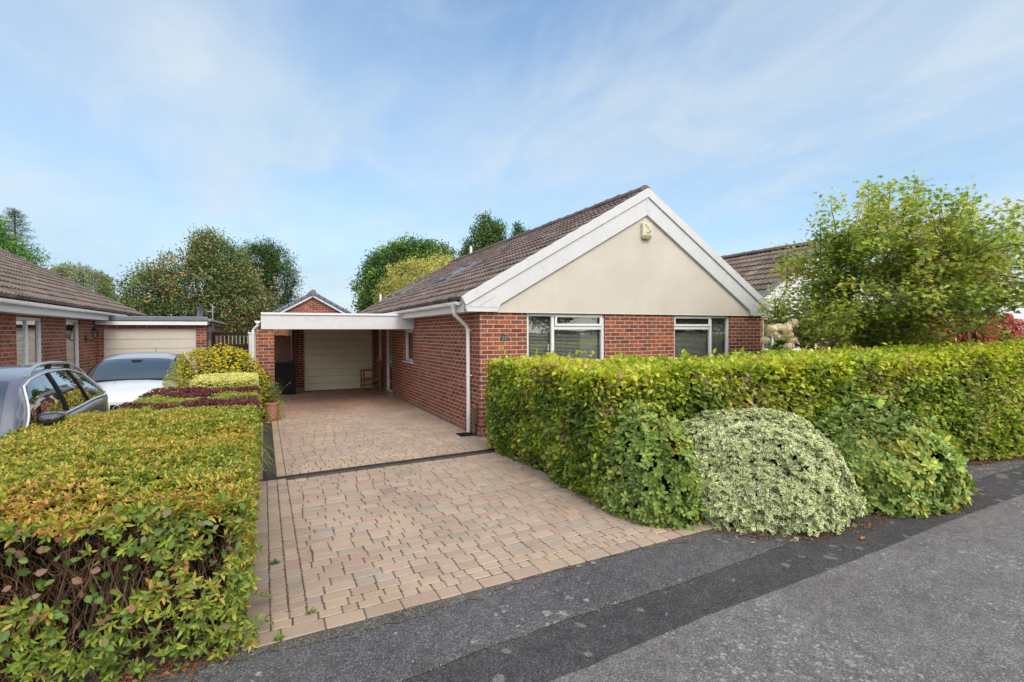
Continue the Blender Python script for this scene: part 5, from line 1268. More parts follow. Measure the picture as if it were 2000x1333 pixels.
# trailing shoots over the paving on the right
segs = []; TP, TD = [], []
for (y, z, L_, dz) in ((3.74, .15, .20, -.09), (3.50, .10, .20, -.04), (4.3, .2, .14, .0)):
    p = np.array([hx1 - .12, y, z]); q = p + np.array([L_, rng.normal(0, .03), dz]); pts = wander(p, q, 7, .02); segs.append((pts, .0014, .0008))
    for w_ in pts[1:]:
        for s_ in (-1, 1): TP.append(w_); TD.append((.3, s_, rng.uniform(-.2, .5)))
twigs('shoots', segs, M['twig'], hA)
TP = np.array(TP); n = len(TP); leaf_mesh('shoot_leaves', TP, np.array(TD), np.tile((0, -.2, 1.0), (n, 1)) + rng.normal(0, .3, (n, 3)), .058, .025, palette(n, [(.14, .26, .05), (.2, .32, .06)], [1, 1]), LM['hyp'], OVAL, parent=hA)

# ---- berberis section with purple leaves -----------------------------------
hB = thing('hedge', 'clipped hedge section with dark purple and lime green leaves, second from the road', 'hedge', (-1, 8.6, 0))
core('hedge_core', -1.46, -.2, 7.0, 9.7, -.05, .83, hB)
n0 = 17000; P, Nn, f = box_points(n0, -1.56, -.09, 6.98, 9.75, 0, .93, (1, .25, .8, .15, .1))
P = P + Nn * ((vnoise(P, 3, 8) - .5) * .09)[:, None] + Nn * ((vnoise(P, 9, 8) - .5) * .05)[:, None] - Nn * (rng.random((n0, 1)) ** 2 * .06)
P3, D3, N3 = whorls(P, Nn, 4, .8, .5); n = len(P3)
yb = P3[:, 1] + (vnoise(P3, 1.6, 3) - .5) * .7; band = np.where(((yb > 7.15) & (yb < 8.2)) | ((yb > 8.75) & (yb < 9.65)), 1.0, -1.0) + (vnoise(P3, 5, 31) - .5) * 2.4 + rng.normal(0, .3, n)
cp_ = palette(n, [(.16, .04, .05), (.22, .06, .07), (.11, .03, .04), (.30, .11, .08)], [.4, .3, .2, .1], None, .2)
cg_ = palette(n, [(.34, .42, .06), (.46, .48, .09), (.22, .31, .06), (.48, .34, .08)], [.4, .3, .2, .1], None, .15)
C = np.where((band > .1)[:, None], cp_, cg_)
leaf_mesh('foliage', P3, D3, N3, rng.uniform(.018, .036, n), rng.uniform(.010, .017, n), C, LM['plain'], RHOMB, fold=.3, parent=hB)

# ---- gold variegated block --------------------------------------------------
hC = thing('hedge', 'square clipped block of pale yellow variegated foliage, third hedge section from the road', 'hedge', (-1, 10.6, 0))
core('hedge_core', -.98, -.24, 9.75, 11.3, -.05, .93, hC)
n0 = 12000; P, Nn, f = box_points(n0, -1.06, -.12, 9.70, 11.4, 0, 1.03, (1, .25, .9, .5, .2))
P = P + Nn * ((vnoise(P, 3, 18) - .5) * .05)[:, None] - Nn * (rng.random((n0, 1)) ** 2 * .05)
P3, D3, N3 = whorls(P, Nn, 4, .8, .5); n = len(P3)
C = palette(n, [(.34, .40, .07), (.52, .53, .10), (.68, .62, .18)], [.3, .4, .3], P3, .12, 4, 3)
leaf_mesh('foliage', P3, D3, N3, rng.uniform(.018, .034, n), rng.uniform(.011, .018, n), C, LM['euoy'], OVAL, fold=.2, parent=hC)

# ---- domed shrubs -----------------------------------------------------------
def dome(name, label, cat, cx, cy, rx, ry, h, n0, k, size, wr, cols, probs, lm, shape=OVAL, bump_=.10, seed=1, spread=.85, up=.3, zlo=-.02, core_=True, power=1.0, inner=.10, jit=.14, blobs=None, group=None):
    t_ = thing(name, label, cat, (cx, cy, 0), group)
    d = nrm(rng.normal(size=(n0, 3))); d[:, 2] = np.abs(d[:, 2]) ** power; d = nrm(d)
    Sx = np.array([rx, ry, h]); P = d * Sx; Nn = nrm(d / Sx)
    rr = 1 + (vnoise(d * 2.2 + seed, 1, seed) - .5) * bump_ * 2.2 + (vnoise(d * 6 + seed, 1, seed + 1) - .5) * bump_ * 1.2 - rng.random(n0) ** 2 * inner
    w_ = rng.random(n0) < .26; th = rng.uniform(0, 2 * math.pi, n0); zz_ = rng.random(n0)
    skirt = np.c_[np.cos(th) * rx * (.93 + .07 * zz_), np.sin(th) * ry * (.93 + .07 * zz_), zz_ * .26 * h]
    P = np.where(w_[:, None], skirt, P * (1, 1, .76) + (0, 0, .24 * h)); Nn = np.where(w_[:, None], nrm(np.c_[np.cos(th), np.sin(th), .1 * zz_]), Nn)
    P = P * np.c_[rr, rr, (rr + 1) / 2] + (cx, cy, zlo)
    P[:, 2] = np.maximum(P[:, 2], zlo + .01)
    Pk, Dk, Nk = whorls(P, Nn, k, spread, up); n = len(Pk)
    C = palette(n, cols, probs, Pk, jit, seed, 3.0, .5)
    depth = np.clip(np.tile(rr, k) - 1 + .12, 0, .24) / .24; C = C * (.62 + .45 * depth)[:, None]  # inner leaves tinted darker: shade within the shrub put into their colour
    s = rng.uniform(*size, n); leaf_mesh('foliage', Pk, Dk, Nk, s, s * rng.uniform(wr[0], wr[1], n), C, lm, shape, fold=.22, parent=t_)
    if core_:
        b = MB(); G = []
        for a in np.linspace(0, 2 * math.pi, 25): G.append([(cx + rx * .84 * math.cos(a) * math.cos(e), cy + ry * .84 * math.sin(a) * math.cos(e), zlo + h * .84 * math.sin(e)) for e in np.linspace(-.1, math.pi / 2, 9)])
        b.grid(G, smooth=False); b.build('shrub_core', M['core_shade'], t_)
    return t_
dome('shrub', 'low white edged variegated dome shrub at the corner of the drive and the road', 'shrub', 4.64, 3.92, 1.03, .98, .95, 12000, 6, (.026, .046), (.55, .72),
     [(.09, .20, .03), (.16, .31, .05), (.28, .42, .09)], [.4, .4, .2], LM['euo'], seed=3, bump_=.13, spread=.9, inner=.16)
r1 = dome('shrub', 'glossy green rhododendron between the beech hedge and the white edged shrub', 'shrub', 3.50, 4.22, .42, .62, 1.06, 1500, 7, (.045, .075), (.44, .56),
     [(.15, .24, .045), (.23, .34, .06), (.30, .39, .10), (.50, .48, .07)], [.35, .35, .2, .1], LM['rhodo'], shape=ROUND, seed=5, bump_=.14, spread=1.15)
r2 = dome('shrub', 'broad rhododendron with yellow tipped leaf rosettes to the right of the white edged shrub', 'shrub', 6.14, 3.56, .96, .78, .97, 3600, 7, (.05, .085), (.44, .56),
     [(.17, .27, .05), (.26, .37, .07), (.35, .44, .11), (.54, .51, .08)], [.33, .35, .22, .1], LM['rhodo'], shape=ROUND, seed=8, bump_=.15, spread=1.15)
# long yellow young leaves and a few orange dying ones on the rhododendrons
for t_, (cx, cy, rx, ry, h), m_ in ((r1, (3.50, 4.22, .42, .62, 1.06), 260), (r2, (6.14, 3.56, .96, .78, .97), 520)):
    d = nrm(rng.normal(size=(m_, 3))); d[:, 2] = np.abs(d[:, 2]); pk = vnoise(d * 3, 1, 4) > .45; d = d[pk]; m_ = len(d)
    P = d * (rx, ry, h) + (cx, cy, 0); leaf_mesh('young_leaves', P, nrm(d + rng.normal(0, .7, (m_, 3))), nrm(rng.normal(size=(m_, 3))), rng.uniform(.04, .07, m_), .006, palette(m_, [(.50, .42, .05), (.42, .44, .06)], [1, 1]), LM['plain'], RHOMB, parent=t_)
    d = nrm(rng.normal(size=(7, 3)) + (-.2, -.8, 0)); d[:, 2] = np.abs(d[:, 2]); P = d * (rx, ry, h) * 1.03 + (cx, cy, 0)
    leaf_mesh('dying_leaves', P, nrm(rng.normal(size=(7, 3))), nrm(d + (0, -.6, .3)), .075, .042, palette(7, [(.60, .22, .02), (.62, .40, .04)], [1, 1]), LM['rhodo'], OVAL, parent=t_)
dome('shrub', 'rounded shrub covered with small bright yellow flowers behind the clipped hedges', 'shrub', -.70, 12.05, .96, .64, 1.55, 10500, 5, (.018, .036), (.4, .5),
     [(.42, .44, .07), (.55, .52, .09), (.30, .34, .06)], [.4, .35, .25], LM['plain'], shape=RHOMB, seed=11, bump_=.22, up=.6)
fl = bpy.data.objects[-1] if False else None
def flowers(parent_name_obj, cx, cy, rx, ry, h, m_, size, col_, seed):
    d = nrm(rng.normal(size=(m_, 3)) + (0, -.15, .35)); d[:, 2] = np.abs(d[:, 2]); rr = 1 + (vnoise(d * 2.2 + seed, 1, seed) - .5) * .26 + rng.uniform(-.01, .05, m_)
    P = d * (rx, ry, h) * rr[:, None] + (cx, cy, 0); pk = vnoise(P, 5, 6) + d[:, 2] * .3 > .42; P, d = P[pk], d[pk]
    Pk, Dk, Nk = whorls(P, d, 5, 1.05, .1); n = len(Pk)
    leaf_mesh('flowers', Pk, Dk, Nk, size, size * .8, palette(n, col_, [1] * len(col_), None, .08), LM['plain'], RHOMB, fold=.1, curl=0, parent=parent_name_obj)
flowers(COL.objects['shrub.003'] if 'shrub.003' in COL.objects else None, -.70, 12.05, .98, .66, 1.57, 2600, .026, [(.72, .60, .03), (.66, .55, .04)], 11)
dome('shrub', 'grey green bushy shrub against the brick carport pier', 'shrub', -.02, 12.30, .22, .26, 1.02, 1300, 5, (.022, .04), (.35, .45), [(.12, .16, .08), (.17, .21, .10), (.10, .12, .05)], [.4, .3, .3], LM['plain'], shape=RHOMB, seed=13, bump_=.18, up=.5, core_=False)
# plant in the pot
n0 = 420; d = nrm(rng.normal(size=(n0, 3)) + (0, 0, .3)); P = d * (.20, .20, .24) * rng.uniform(.3, 1.1, (n0, 1)) + (.13, 11.85, .56)
segs = [(wander((.13, 11.85, .34), (.13 + math.cos(a) * .22, 11.85 + math.sin(a) * .2, rng.uniform(.55, .95)), 5, .1), .005, .0015) for a in np.linspace(0, 6.2, 16)]
segs.append((wander((.13, 11.85, .5), (.48, 11.75, .76), 6, .06), .003, .001)); twigs('stems', segs, M['twig'], pt)
sp_ = np.array([p for p in segs[-1][0][2:] for _ in range(2)]); P = np.concatenate([P, sp_]); d = np.concatenate([d, np.tile((.4, 0, .8), (len(sp_), 1))])
Pk, Dk, Nk = whorls(P, d, 5, .8, .6); n = len(Pk)
leaf_mesh('plant', Pk, Dk, Nk, rng.uniform(.02, .042, n), .011, palette(n, [(.13, .20, .06), (.20, .27, .07), (.30, .32, .10)], [.4, .4, .2], Pk, .15), LM['plain'], RHOMB, parent=pt)
# yellow green grassy blades spilling over the drain strip
b = MB()
for k in range(130):
    y = rng.choice([7.05, 7.2, 7.6, 8.3, 9.4, 11.3]) + rng.normal(0, .12); a = rng.uniform(-.9, .9); L_ = rng.uniform(.14, .36); p = np.array([-.10 + rng.uniform(-.05, .03), y, rng.uniform(.05, .35)]); q = []
    for i in range(7): t = i / 6; q.append(p + np.array([math.cos(a) * L_ * t, math.sin(a) * L_ * t, L_ * (.9 * t - 1.35 * t * t)]))
    q = [np.array([v[0], v[1], max(v[2], .008)]) for v in q]; sd_ = np.array([-math.sin(a), math.cos(a), 0]) * .0035
    for i in range(6): w0, w1_ = 1 - i / 6 + .1, 1 - (i + 1) / 6 + .1; b.face([q[i] - sd_ * w0, q[i + 1] - sd_ * w1_, q[i + 1] + sd_ * w1_, q[i] + sd_ * w0])
prop(b.build('grass_blades', plain('grass_blade', (.30, .36, .07), .5, .3, var=.3, scale=20)), 'arching yellow green grass blades spilling over the drain from under the left hedge', 'grass', kind='stuff')

# ---- right beech hedge ------------------------------------------------------
hR = thing('hedge', 'long clipped bright green beech hedge along the front garden below the windows', 'hedge', (7, 5, 0))
def hedge_front(x): return 4.42 - .122 * (x - 3.1)
def hedge_top(x): return 1.355 + np.clip((x - 3.1), 0, 12) * .024
A_ = [(3.12, 7.45), (3.12, 4.42)]
# front run: x 3.12..13.5, depth 1.25 ; side run: x 3.12..4.1, y 4.4..7.5
tips = []
def add(P, Nn): tips.append((P, Nn))
nF = 15500; x = 3.12 + (rng.random(nF) ** 1.18) * 10.4; z = rng.random(nF) * 1.0; P = np.c_[x, hedge_front(x), z * hedge_top(x)]; add(P, np.tile((0.12, -1.0, 0), (nF, 1)))
nT = 15000; x = 3.12 + (rng.random(nT) ** 1.25) * 10.4; v = rng.random(nT); P = np.c_[x, hedge_front(x) + v * 1.45, hedge_top(x)]; add(P, np.tile((0, 0, 1.0), (nT, 1)))
nS = 7600; y = 4.42 + rng.random(nS) * 3.05; z = rng.random(nS); P = np.c_[np.full(nS, 3.12), y, z * hedge_top(3.12)]; add(P, np.tile((-1.0, 0, 0), (nS, 1)))
nS = 4200; y = 5.5 + rng.random(nS) * 1.95; P = np.c_[3.12 + rng.random(nS) * 1.0, y, np.full(nS, 1.355)]; add(P, np.tile((0, 0, 1.0), (nS, 1)))
nS = 1500; P = np.c_[3.12 + rng.random(nS) * 1.0, np.full(nS, 7.47), rng.random(nS) * 1.35]; add(P, np.tile((0, 1.0, 0), (nS, 1)))
P = np.concatenate([t[0] for t in tips]); Nn = np.concatenate([t[1] for t in tips]); n0 = len(P)
istop = Nn[:, 2] > .5
und = (vnoise(P, 1.1, 41) - .5) * .16 + (vnoise(P, 3.2, 42) - .5) * .11 + (vnoise(P, 8, 43) - .5) * .05
und = np.where(istop, und * .55, und)
P = P + Nn * und[:, None] - Nn * (rng.random((n0, 1)) ** 2 * .10)
# shoulders
top = hedge_top(P[:, 0]); P[:, 1] += np.where(Nn[:, 1] < -.5, np.clip(P[:, 2] - (top - .15), 0, .15) * .35, 0); P[:, 0] += np.where(Nn[:, 0] < -.5, np.clip(P[:, 2] - (top - .15), 0, .15) * .3, 0)
P[:, 0] += np.where(Nn[:, 0] < -.5, np.clip(.35 - P[:, 2], 0, .35) * .25, 0)
# straggling shoots above the clipped line
sh = rng.random(n0) < .05; P[sh & istop, 2] += rng.exponential(.035, (sh & istop).sum())
D = nrm(Nn * .55 + rng.normal(0, .55, (n0, 3)) + (0, 0, -.12)); up_ = nrm(Nn * .55 + np.array([0, 0, .75]) + rng.normal(0, .38, (n0, 3)))
Ps, Ds, Ns = [P], [D], [up_]
for k in range(2):
    Ps.append(P + rng.normal(0, .025, (n0, 3)) - Nn * rng.uniform(.0, .05, (n0, 1))); Ds.append(nrm(D + rng.normal(0, .6, (n0, 3)))); Ns.append(nrm(up_ + rng.normal(0, .35, (n0, 3))))
P3, D3, N3 = map(np.concatenate, (Ps, Ds, Ns)); n = len(P3); it = np.tile(istop, 3)
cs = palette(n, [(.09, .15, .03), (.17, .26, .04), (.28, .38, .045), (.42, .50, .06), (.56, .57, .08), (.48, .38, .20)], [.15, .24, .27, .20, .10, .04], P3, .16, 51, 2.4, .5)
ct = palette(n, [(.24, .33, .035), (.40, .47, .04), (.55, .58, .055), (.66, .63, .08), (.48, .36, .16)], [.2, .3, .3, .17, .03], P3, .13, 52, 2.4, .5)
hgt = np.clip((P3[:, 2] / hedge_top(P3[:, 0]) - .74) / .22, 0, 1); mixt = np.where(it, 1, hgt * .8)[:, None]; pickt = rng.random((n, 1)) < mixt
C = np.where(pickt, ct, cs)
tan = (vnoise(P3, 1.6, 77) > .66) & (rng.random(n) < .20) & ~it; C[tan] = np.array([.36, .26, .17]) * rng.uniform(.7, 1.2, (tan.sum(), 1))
C = C * np.where(it, 1, .72 + .5 * vnoise(P3, 4.5, 91))[:, None]  # noise-darkened side leaves stand in for the hedge's shaded gaps
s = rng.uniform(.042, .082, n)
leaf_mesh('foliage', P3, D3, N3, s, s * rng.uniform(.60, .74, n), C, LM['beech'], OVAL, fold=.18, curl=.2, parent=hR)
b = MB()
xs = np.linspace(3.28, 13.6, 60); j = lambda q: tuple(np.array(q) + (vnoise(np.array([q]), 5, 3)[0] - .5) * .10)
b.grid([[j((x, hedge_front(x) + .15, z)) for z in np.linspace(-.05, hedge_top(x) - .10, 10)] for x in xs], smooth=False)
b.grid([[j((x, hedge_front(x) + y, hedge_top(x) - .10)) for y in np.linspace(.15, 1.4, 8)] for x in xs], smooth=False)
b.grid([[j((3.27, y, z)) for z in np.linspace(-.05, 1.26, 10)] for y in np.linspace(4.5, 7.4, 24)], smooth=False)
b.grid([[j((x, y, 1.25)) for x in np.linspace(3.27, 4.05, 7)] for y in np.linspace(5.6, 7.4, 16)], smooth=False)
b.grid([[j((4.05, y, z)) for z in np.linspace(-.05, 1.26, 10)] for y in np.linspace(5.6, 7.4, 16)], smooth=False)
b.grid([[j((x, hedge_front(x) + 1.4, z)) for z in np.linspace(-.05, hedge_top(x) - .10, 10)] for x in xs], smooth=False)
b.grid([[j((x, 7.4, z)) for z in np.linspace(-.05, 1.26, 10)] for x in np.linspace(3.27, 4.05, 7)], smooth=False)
b.build('hedge_core', M['core_shade'], hR)
segs = []
for k in range(700):
    x = 3.15 + rng.random() * 8; y = hedge_front(x) + .08; z = rng.uniform(.1, 1.2); p = np.array([x, y, z]); segs.append((wander(p, p + (rng.normal(0, .08), rng.uniform(-.09, 0), rng.uniform(.03, .2)), 3, .2), .0025, .001))
for k in range(60):
    x = 3.3 + rng.random() * 8; p = np.array([x, hedge_front(x) + .45, hedge_top(x) - .05]); q = p + (rng.normal(0, .05), rng.uniform(0, .6), rng.uniform(.08, .15)); segs.append((wander(p, q, 3, .1), .0015, .001))
twigs('twigs', segs, M['twig'], hR)

# ================================================================== TREES
def blob_leaves(blobs, n, clump, size, cols, probs, seed, droop=0, flat=.5, ratio=.5, shell=.55, jit=.15, sc_=1.0, lit=(.62, .5)):
    """blobs: (x,y,z,rx,ry,rz,weight). leaves gathered in clumps towards the outside of every blob"""
    W = np.array([b[6] for b in blobs], float); W /= W.sum(); nc = n // clump
    bi = rng.choice(len(blobs), nc, p=W); B = np.array([b[:6] for b in blobs])[bi]
    d = rand_dir(nc); rr = shell + (1 - shell) * rng.random(nc) ** .6; rr = rr * (1 + (vnoise(d * 2.5 + bi[:, None] * 7.3, 1, seed) - .5) * .6 + (vnoise(d * 6 + bi[:, None] * 3.1, 1, seed + 5) - .5) * .45)
    Cc = B[:, :3] + d * B[:, 3:6] * rr[:, None]
    csz = rng.uniform(.6, 1.4, nc) * .16 * sc_
    P = np.repeat(Cc, clump, 0) + rng.normal(0, 1, (nc * clump, 3)) * np.repeat(csz, clump)[:, None] * (1, 1, .8)
    dd = np.repeat(d, clump, 0); m_ = len(P)
    D = nrm(dd * .6 + rand_dir(m_) * .9 + (0, 0, -droop)); Nn = nrm((0, 0, flat) + rand_dir(m_) * .8 + dd * .3)
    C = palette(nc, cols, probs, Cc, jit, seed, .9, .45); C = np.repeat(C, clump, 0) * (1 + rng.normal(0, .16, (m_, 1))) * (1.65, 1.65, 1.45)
    lo = (P[:, 2] - P[:, 2].min()) / np.ptp(P[:, 2]); C = C * (lit[0] + lit[1] * lo * np.repeat(rr, clump))[:, None]  # low and inner leaves darkened, crown shade built into the leaf colour
    s = rng.uniform(*size, m_); return P, D, Nn, s, C
def tree(name, label, base, blobs, n, clump, size, cols, probs, seed, trunk_r=.14, ratio=.5, limbs=14, group=None, shape=RHOMB, cat='tree', bare=0, **kw):
    t_ = thing(name, label, cat, base, group); P, D, Nn, s, C = blob_leaves(blobs, n, clump, size, cols, probs, seed, **kw)
    leaf_mesh('crown', P, D, Nn, s, s * ratio, C, LM['far'], shape, fold=.15, parent=t_)
    bx_, by_, bz_ = base; B = np.array([b[:6] for b in blobs]); cz = np.average(B[:, 2], weights=[b[6] for b in blobs]); cx_ = np.average(B[:, 0], weights=[b[6] for b in blobs]); cy_ = np.average(B[:, 1], weights=[b[6] for b in blobs])
    fork = np.array([bx_ * .7 + cx_ * .3, by_ * .7 + cy_ * .3, bz_ + (cz - bz_) * .5]); b = MB()
    b.tube(wander((bx_, by_, bz_), fork, 5, .05), [trunk_r * (1.25 - .1 * i) for i in range(6)], 9)
    for k in range(limbs):
        q = B[rng.integers(len(B))]; tgt = q[:3] + rand_dir(1)[0] * q[3:6] * .85; tgt[2] = max(tgt[2], fork[2] + .1); pts = wander(fork, tgt, 6, .10); r0 = trunk_r * rng.uniform(.3, .6)
        b.tube(pts, [r0 * (1 - i / 7) + .008 for i in range(7)], 6)
        for j_ in range(4):
            a = pts[rng.integers(2, 6)]; e_ = a + rand_dir(1)[0] * q[3:6].mean() * .5 + (0, 0, .2); b.tube(wander(a, e_, 3, .12), [.02, .015, .01, .006], 4, cap=False)
    b.build('trunk', M['bark'], t_); return t_

# ---- the maple in the front garden ------------------------------------------
mp_ = thing('maple_tree', 'spreading maple with light green lobed leaves above the right end of the beech hedge', 'tree', (9.75, 5.75, 0))
bse = np.array([9.75, 5.75, 0.0]); c0 = np.array([10.48, 5.42, 2.38]); r_ = np.array([.903, -.430, 0]); fwd = np.array([.43, .90, 0])
segs = []; tipsP = []; tipsD = []
stems = []
for k in range(9):
    a = 2 * math.pi * k / 9 + rng.normal(0, .2); rad = rng.uniform(.3, 1.1); tgt = c0 + r_ * math.cos(a) * rad * 1.2 + fwd * math.sin(a) * rad + np.array([0, 0, rng.uniform(.0, .9)])
    fork = bse + (rng.normal(0, .05), rng.normal(0, .05), rng.uniform(1.05, 1.35)); pts = wander(fork, tgt, 6, .10); segs.append((pts, .045, .018)); stems.append(pts)
segs.append((wander(bse, bse + (0, 0, 1.35), 5, .03), .12, .085))
for s_ in ((-1.6, .1, 1.35), (1.5, -.1, 1.45), (-1.5, .3, 1.75), (2.0, .2, 1.8), (-1.2, -.8, 1.5)):
    pts = wander(bse + (0, 0, 1.15), np.array([bse[0], bse[1], 0]) + r_ * s_[0] + fwd * s_[1] + (0, 0, s_[2]), 6, .10); segs.append((pts, .045, .015)); stems.append(pts)
allp = np.concatenate([np.array(s) [2:] for s in stems])
def envelope(a):      # crown height above the waist for direction cosine along r_
    return 1.92
nt2 = 520
for k in range(nt2):
    while True:
        u = rng.uniform(-1, 1, 3)
        if np.linalg.norm(u) < 1 and np.linalg.norm(u) > .35: break
    zt = u[2] * (1.80 if u[2] > 0 else .92); wd_ = 2.35 - max(0, u[2]) * .15
    tgt = c0 + r_ * u[0] * wd_ + fwd * u[1] * 2.1 + np.array([0, 0, zt - .02])
    if tgt[1] > 7.9 or (u[0] > .15 and u[2] < -.12) or (u[0] > .55 and u[2] < .02): continue
    i = np.argmin(np.linalg.norm(allp - tgt, axis=1) + rng.random(len(allp)) * .25); pts = wander(allp[i], tgt, 5, .09); segs.append((pts, .013, .004))
    tipsP.append(tgt); tipsD.append(pts[-1] - pts[-2]); 
    for q in pts[2:]: tipsP.append(q); tipsD.append(pts[-1] - pts[-2])
# upright leaders breaking the outline
for a_, h_ in ((-1.9, 1.0), (-1.6, 1.45), (-1.35, 1.80), (-.95, 1.75), (-.55, 2.12), (-.25, 2.22), (.1, 2.1), (.4, 2.2), (.8, 1.9), (1.2, 1.8), (1.6, 1.6), (-.75, 1.9), (2.0, 1.45), (.0, 1.8)):
    p = c0 + r_ * a_ + fwd * rng.uniform(-.6, .6) + (0, 0, h_ - .75); q = p + r_ * rng.normal(0, .08) + (0, 0, .72); pts = wander(p, q, 6, .04); segs.append((pts, .012, .004))
    i = np.argmin(np.linalg.norm(allp - p, axis=1)); segs.append((wander(allp[i], p, 4, .06), .018, .012))
    for t_i in pts: 
        for _ in range(2): tipsP.append(t_i + rng.normal(0, .03, 3)); tipsD.append((0, 0, 1.0))
twigs('trunk', segs, M['bark'], mp_, sides=7)
TP = np.array(tipsP); k_ = 16; n = len(TP) * k_
P = np.repeat(TP, k_, 0) + rng.normal(0, 1, (n, 3)) * (.115, .115, .075); D = nrm(rng.normal(0, 1, (n, 3)) * (1, 1, .35) + (0, 0, -.25)); Nn = nrm(rng.normal(0, .38, (n, 3)) + (0, -.1, 1))
C = palette(n, [(.16, .23, .05), (.27, .35, .07), (.40, .47, .09), (.52, .55, .13), (.60, .56, .17), (.52, .38, .17)], [.14, .24, .27, .20, .10, .05], P, .15, 61, 1.5, .55)
dd = np.linalg.norm((P - c0) / (2.6, 2.2, 1.8), axis=1); C = C * (.60 + .5 * np.clip(dd, 0, 1))[:, None]  # leaves near the crown's middle coloured darker, standing in for inner shade
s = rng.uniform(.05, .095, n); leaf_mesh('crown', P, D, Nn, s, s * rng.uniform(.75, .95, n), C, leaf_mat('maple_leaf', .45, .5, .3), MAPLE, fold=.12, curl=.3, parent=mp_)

# ---- hydrangea by the neighbour's window -------------------------------------
hy = dome('hydrangea', 'hydrangea with large creamy pink flower heads in front of the next house\'s window', 'shrub', 8.06, 6.15, .32, .30, 1.66, 700, 5, (.05, .085), (.5, .6), [(.12, .22, .04), (.18, .30, .05)], [1, 1], LM['plain'], seed=21, core_=False, up=.3)
hc = [(-.30, 1.60), (-.22, 1.72), (-.12, 1.66), (-.02, 1.78), (-.14, 1.82), (.05, 1.69), (.10, 1.84), (.14, 1.60), (-.26, 1.80), (.02, 1.50), (.17, 1.90)]
for (a, z) in hc:
    cpt = np.array([8.04, 6.12, z + .05]) + r_ * a + fwd * rng.uniform(-.25, -.05); n_ = 340; d = rand_dir(n_); P = cpt + d * (.085, .085, .062) * rng.uniform(.85, 1.05, (n_, 1))
    leaf_mesh('flower_head', P, nrm(np.cross(d, rand_dir(n_))), d, .022, .020, palette(n_, [(.86, .78, .60), (.82, .66, .54), (.80, .60, .52), (.62, .64, .36)], [.4, .25, .2, .15], P, .1, 5, 6, .8), LM['plain'], RHOMB, parent=hy, fold=.1)
# ---- red shrubs beyond the maple ----------------------------------------------
for i, (x, y, rx, h) in enumerate(((13.0, 7.3, .85, 2.2), (14.6, 7.3, .95, 2.35), (16.4, 7.3, 1.1, 2.45), (18.3, 7.4, 1.1, 2.4))):
    dome('shrub', ['red leaved shrub half hidden behind the maple branches', 'orange red shrub just right of the maple trunk', 'crimson and salmon pink leaved shrub at the right edge, below the white gable', 'tall red shrub at the far right edge of the garden'][i], 'shrub', x, y, rx, .8, h, 2600, 5, (.05, .09), (.5, .6),
         [(.46, .05, .05), (.58, .16, .09), (.56, .24, .17), (.62, .04, .09), (.20, .20, .05)], [.25, .25, .25, .1, .15], LM['plain'], shape=RHOMB, seed=70 + i, bump_=.14)
# ---- back gardens -----------------------------------------------------------
GR = [(.045, .075, .025), (.075, .12, .035), (.12, .17, .05), (.18, .23, .07)]
tree('conifer', 'tall bright green conifer rising above the neighbour\'s roof at the far left', (-13.6, 39, -.2), [(-13.6, 38, 6.0, 1.9, 2.3, 1.4, 3), (-14.2, 38, 7.4, 1.4, 1.7, 1.2, 2), (-12.9, 38, 4.7, 2.2, 2.4, 1.1, 3), (-14.5, 38, 8.6, .7, .8, .8, 1)], 36000, 16, (.14, .28), [(.05, .11, .035), (.09, .19, .045), (.13, .25, .06)], [.3, .4, .3], 81, trunk_r=.2, ratio=.3, droop=.3, sc_=1.3)
cd = thing('cedar', 'thin dark conifer with ragged drooping branches beside the bright one at far left', 'tree', (-13.0, 40, -.2)); b = MB(); b.tube([(-13.0, 40, -.2), (-13.0, 40, 9.2)], [.16, .02], 8)
PP, DD = [], []
for k in range(110):
    z = 2.5 + 6.6 * (k / 110); a = k * 2.4; L_ = (9.4 - z) * .36 + .12; p = np.array([-13.0, 40, z]); q = p + np.array([math.cos(a) * L_, math.sin(a) * L_, L_ * .12]); pts = wander(p, q, 4, .08); b.tube(pts, [.022, .016, .012, .008, .005], 4, cap=False)
    for v in pts[1:]:
        for _ in range(24): PP.append(v + rng.normal(0, .10, 3) * (1, 1, .5)); DD.append((q - p) + rng.normal(0, .35, 3) + (0, 0, -.25))
b.build('trunk', M['bark'], cd); PP = np.array(PP); n = len(PP)
leaf_mesh('crown', PP, nrm(np.array(DD)), nrm(rand_dir(n) * .6 + (0, 0, 1)), rng.uniform(.10, .20, n), .022, palette(n, [(.05, .10, .05), (.09, .15, .06), (.13, .19, .08)], [.4, .4, .2], PP), LM['far'], RHOMB, parent=cd)
# weeping birch
wb_ = thing('weeping_tree', 'small weeping tree with hanging grey green branches behind the left roof', 'tree', (-8.3, 32, -.2)); b = MB(); b.tube(wander((-8.3, 32, -.2), (-8.2, 32, 5.0), 6, .03), [.12, .11, .1, .09, .07, .05, .03], 8); PP = []
for k in range(150):
    a = rng.uniform(0, 2 * math.pi); R_o = rng.uniform(.3, 1.5); z0 = 5.15 - .35 * R_o ** 1.5 + rng.normal(0, .1); p = np.array([-8.2, 32, 4.7]); q = np.array([-8.2 + math.cos(a) * R_o, 32 + math.sin(a) * R_o, z0]); e_ = q + (math.cos(a) * .15, math.sin(a) * .15, -rng.uniform(.7, 1.7))
    pts = wander(p, q, 4, .10); b.tube(pts, [.014, .012, .01, .008, .006], 4, cap=False); p2 = wander(q, e_, 6, .05); b.tube(p2, [.005] * 7, 3, cap=False)
    for v in p2:
        for _ in range(16): PP.append(v + rng.normal(0, .05, 3))
b.tube(wander((-8.2, 32, 4.9), (-7.5, 32, 4.75), 6, .30), .012, 5)
b.build('trunk', M['bark'], wb_); PP = np.array(PP); n = len(PP)
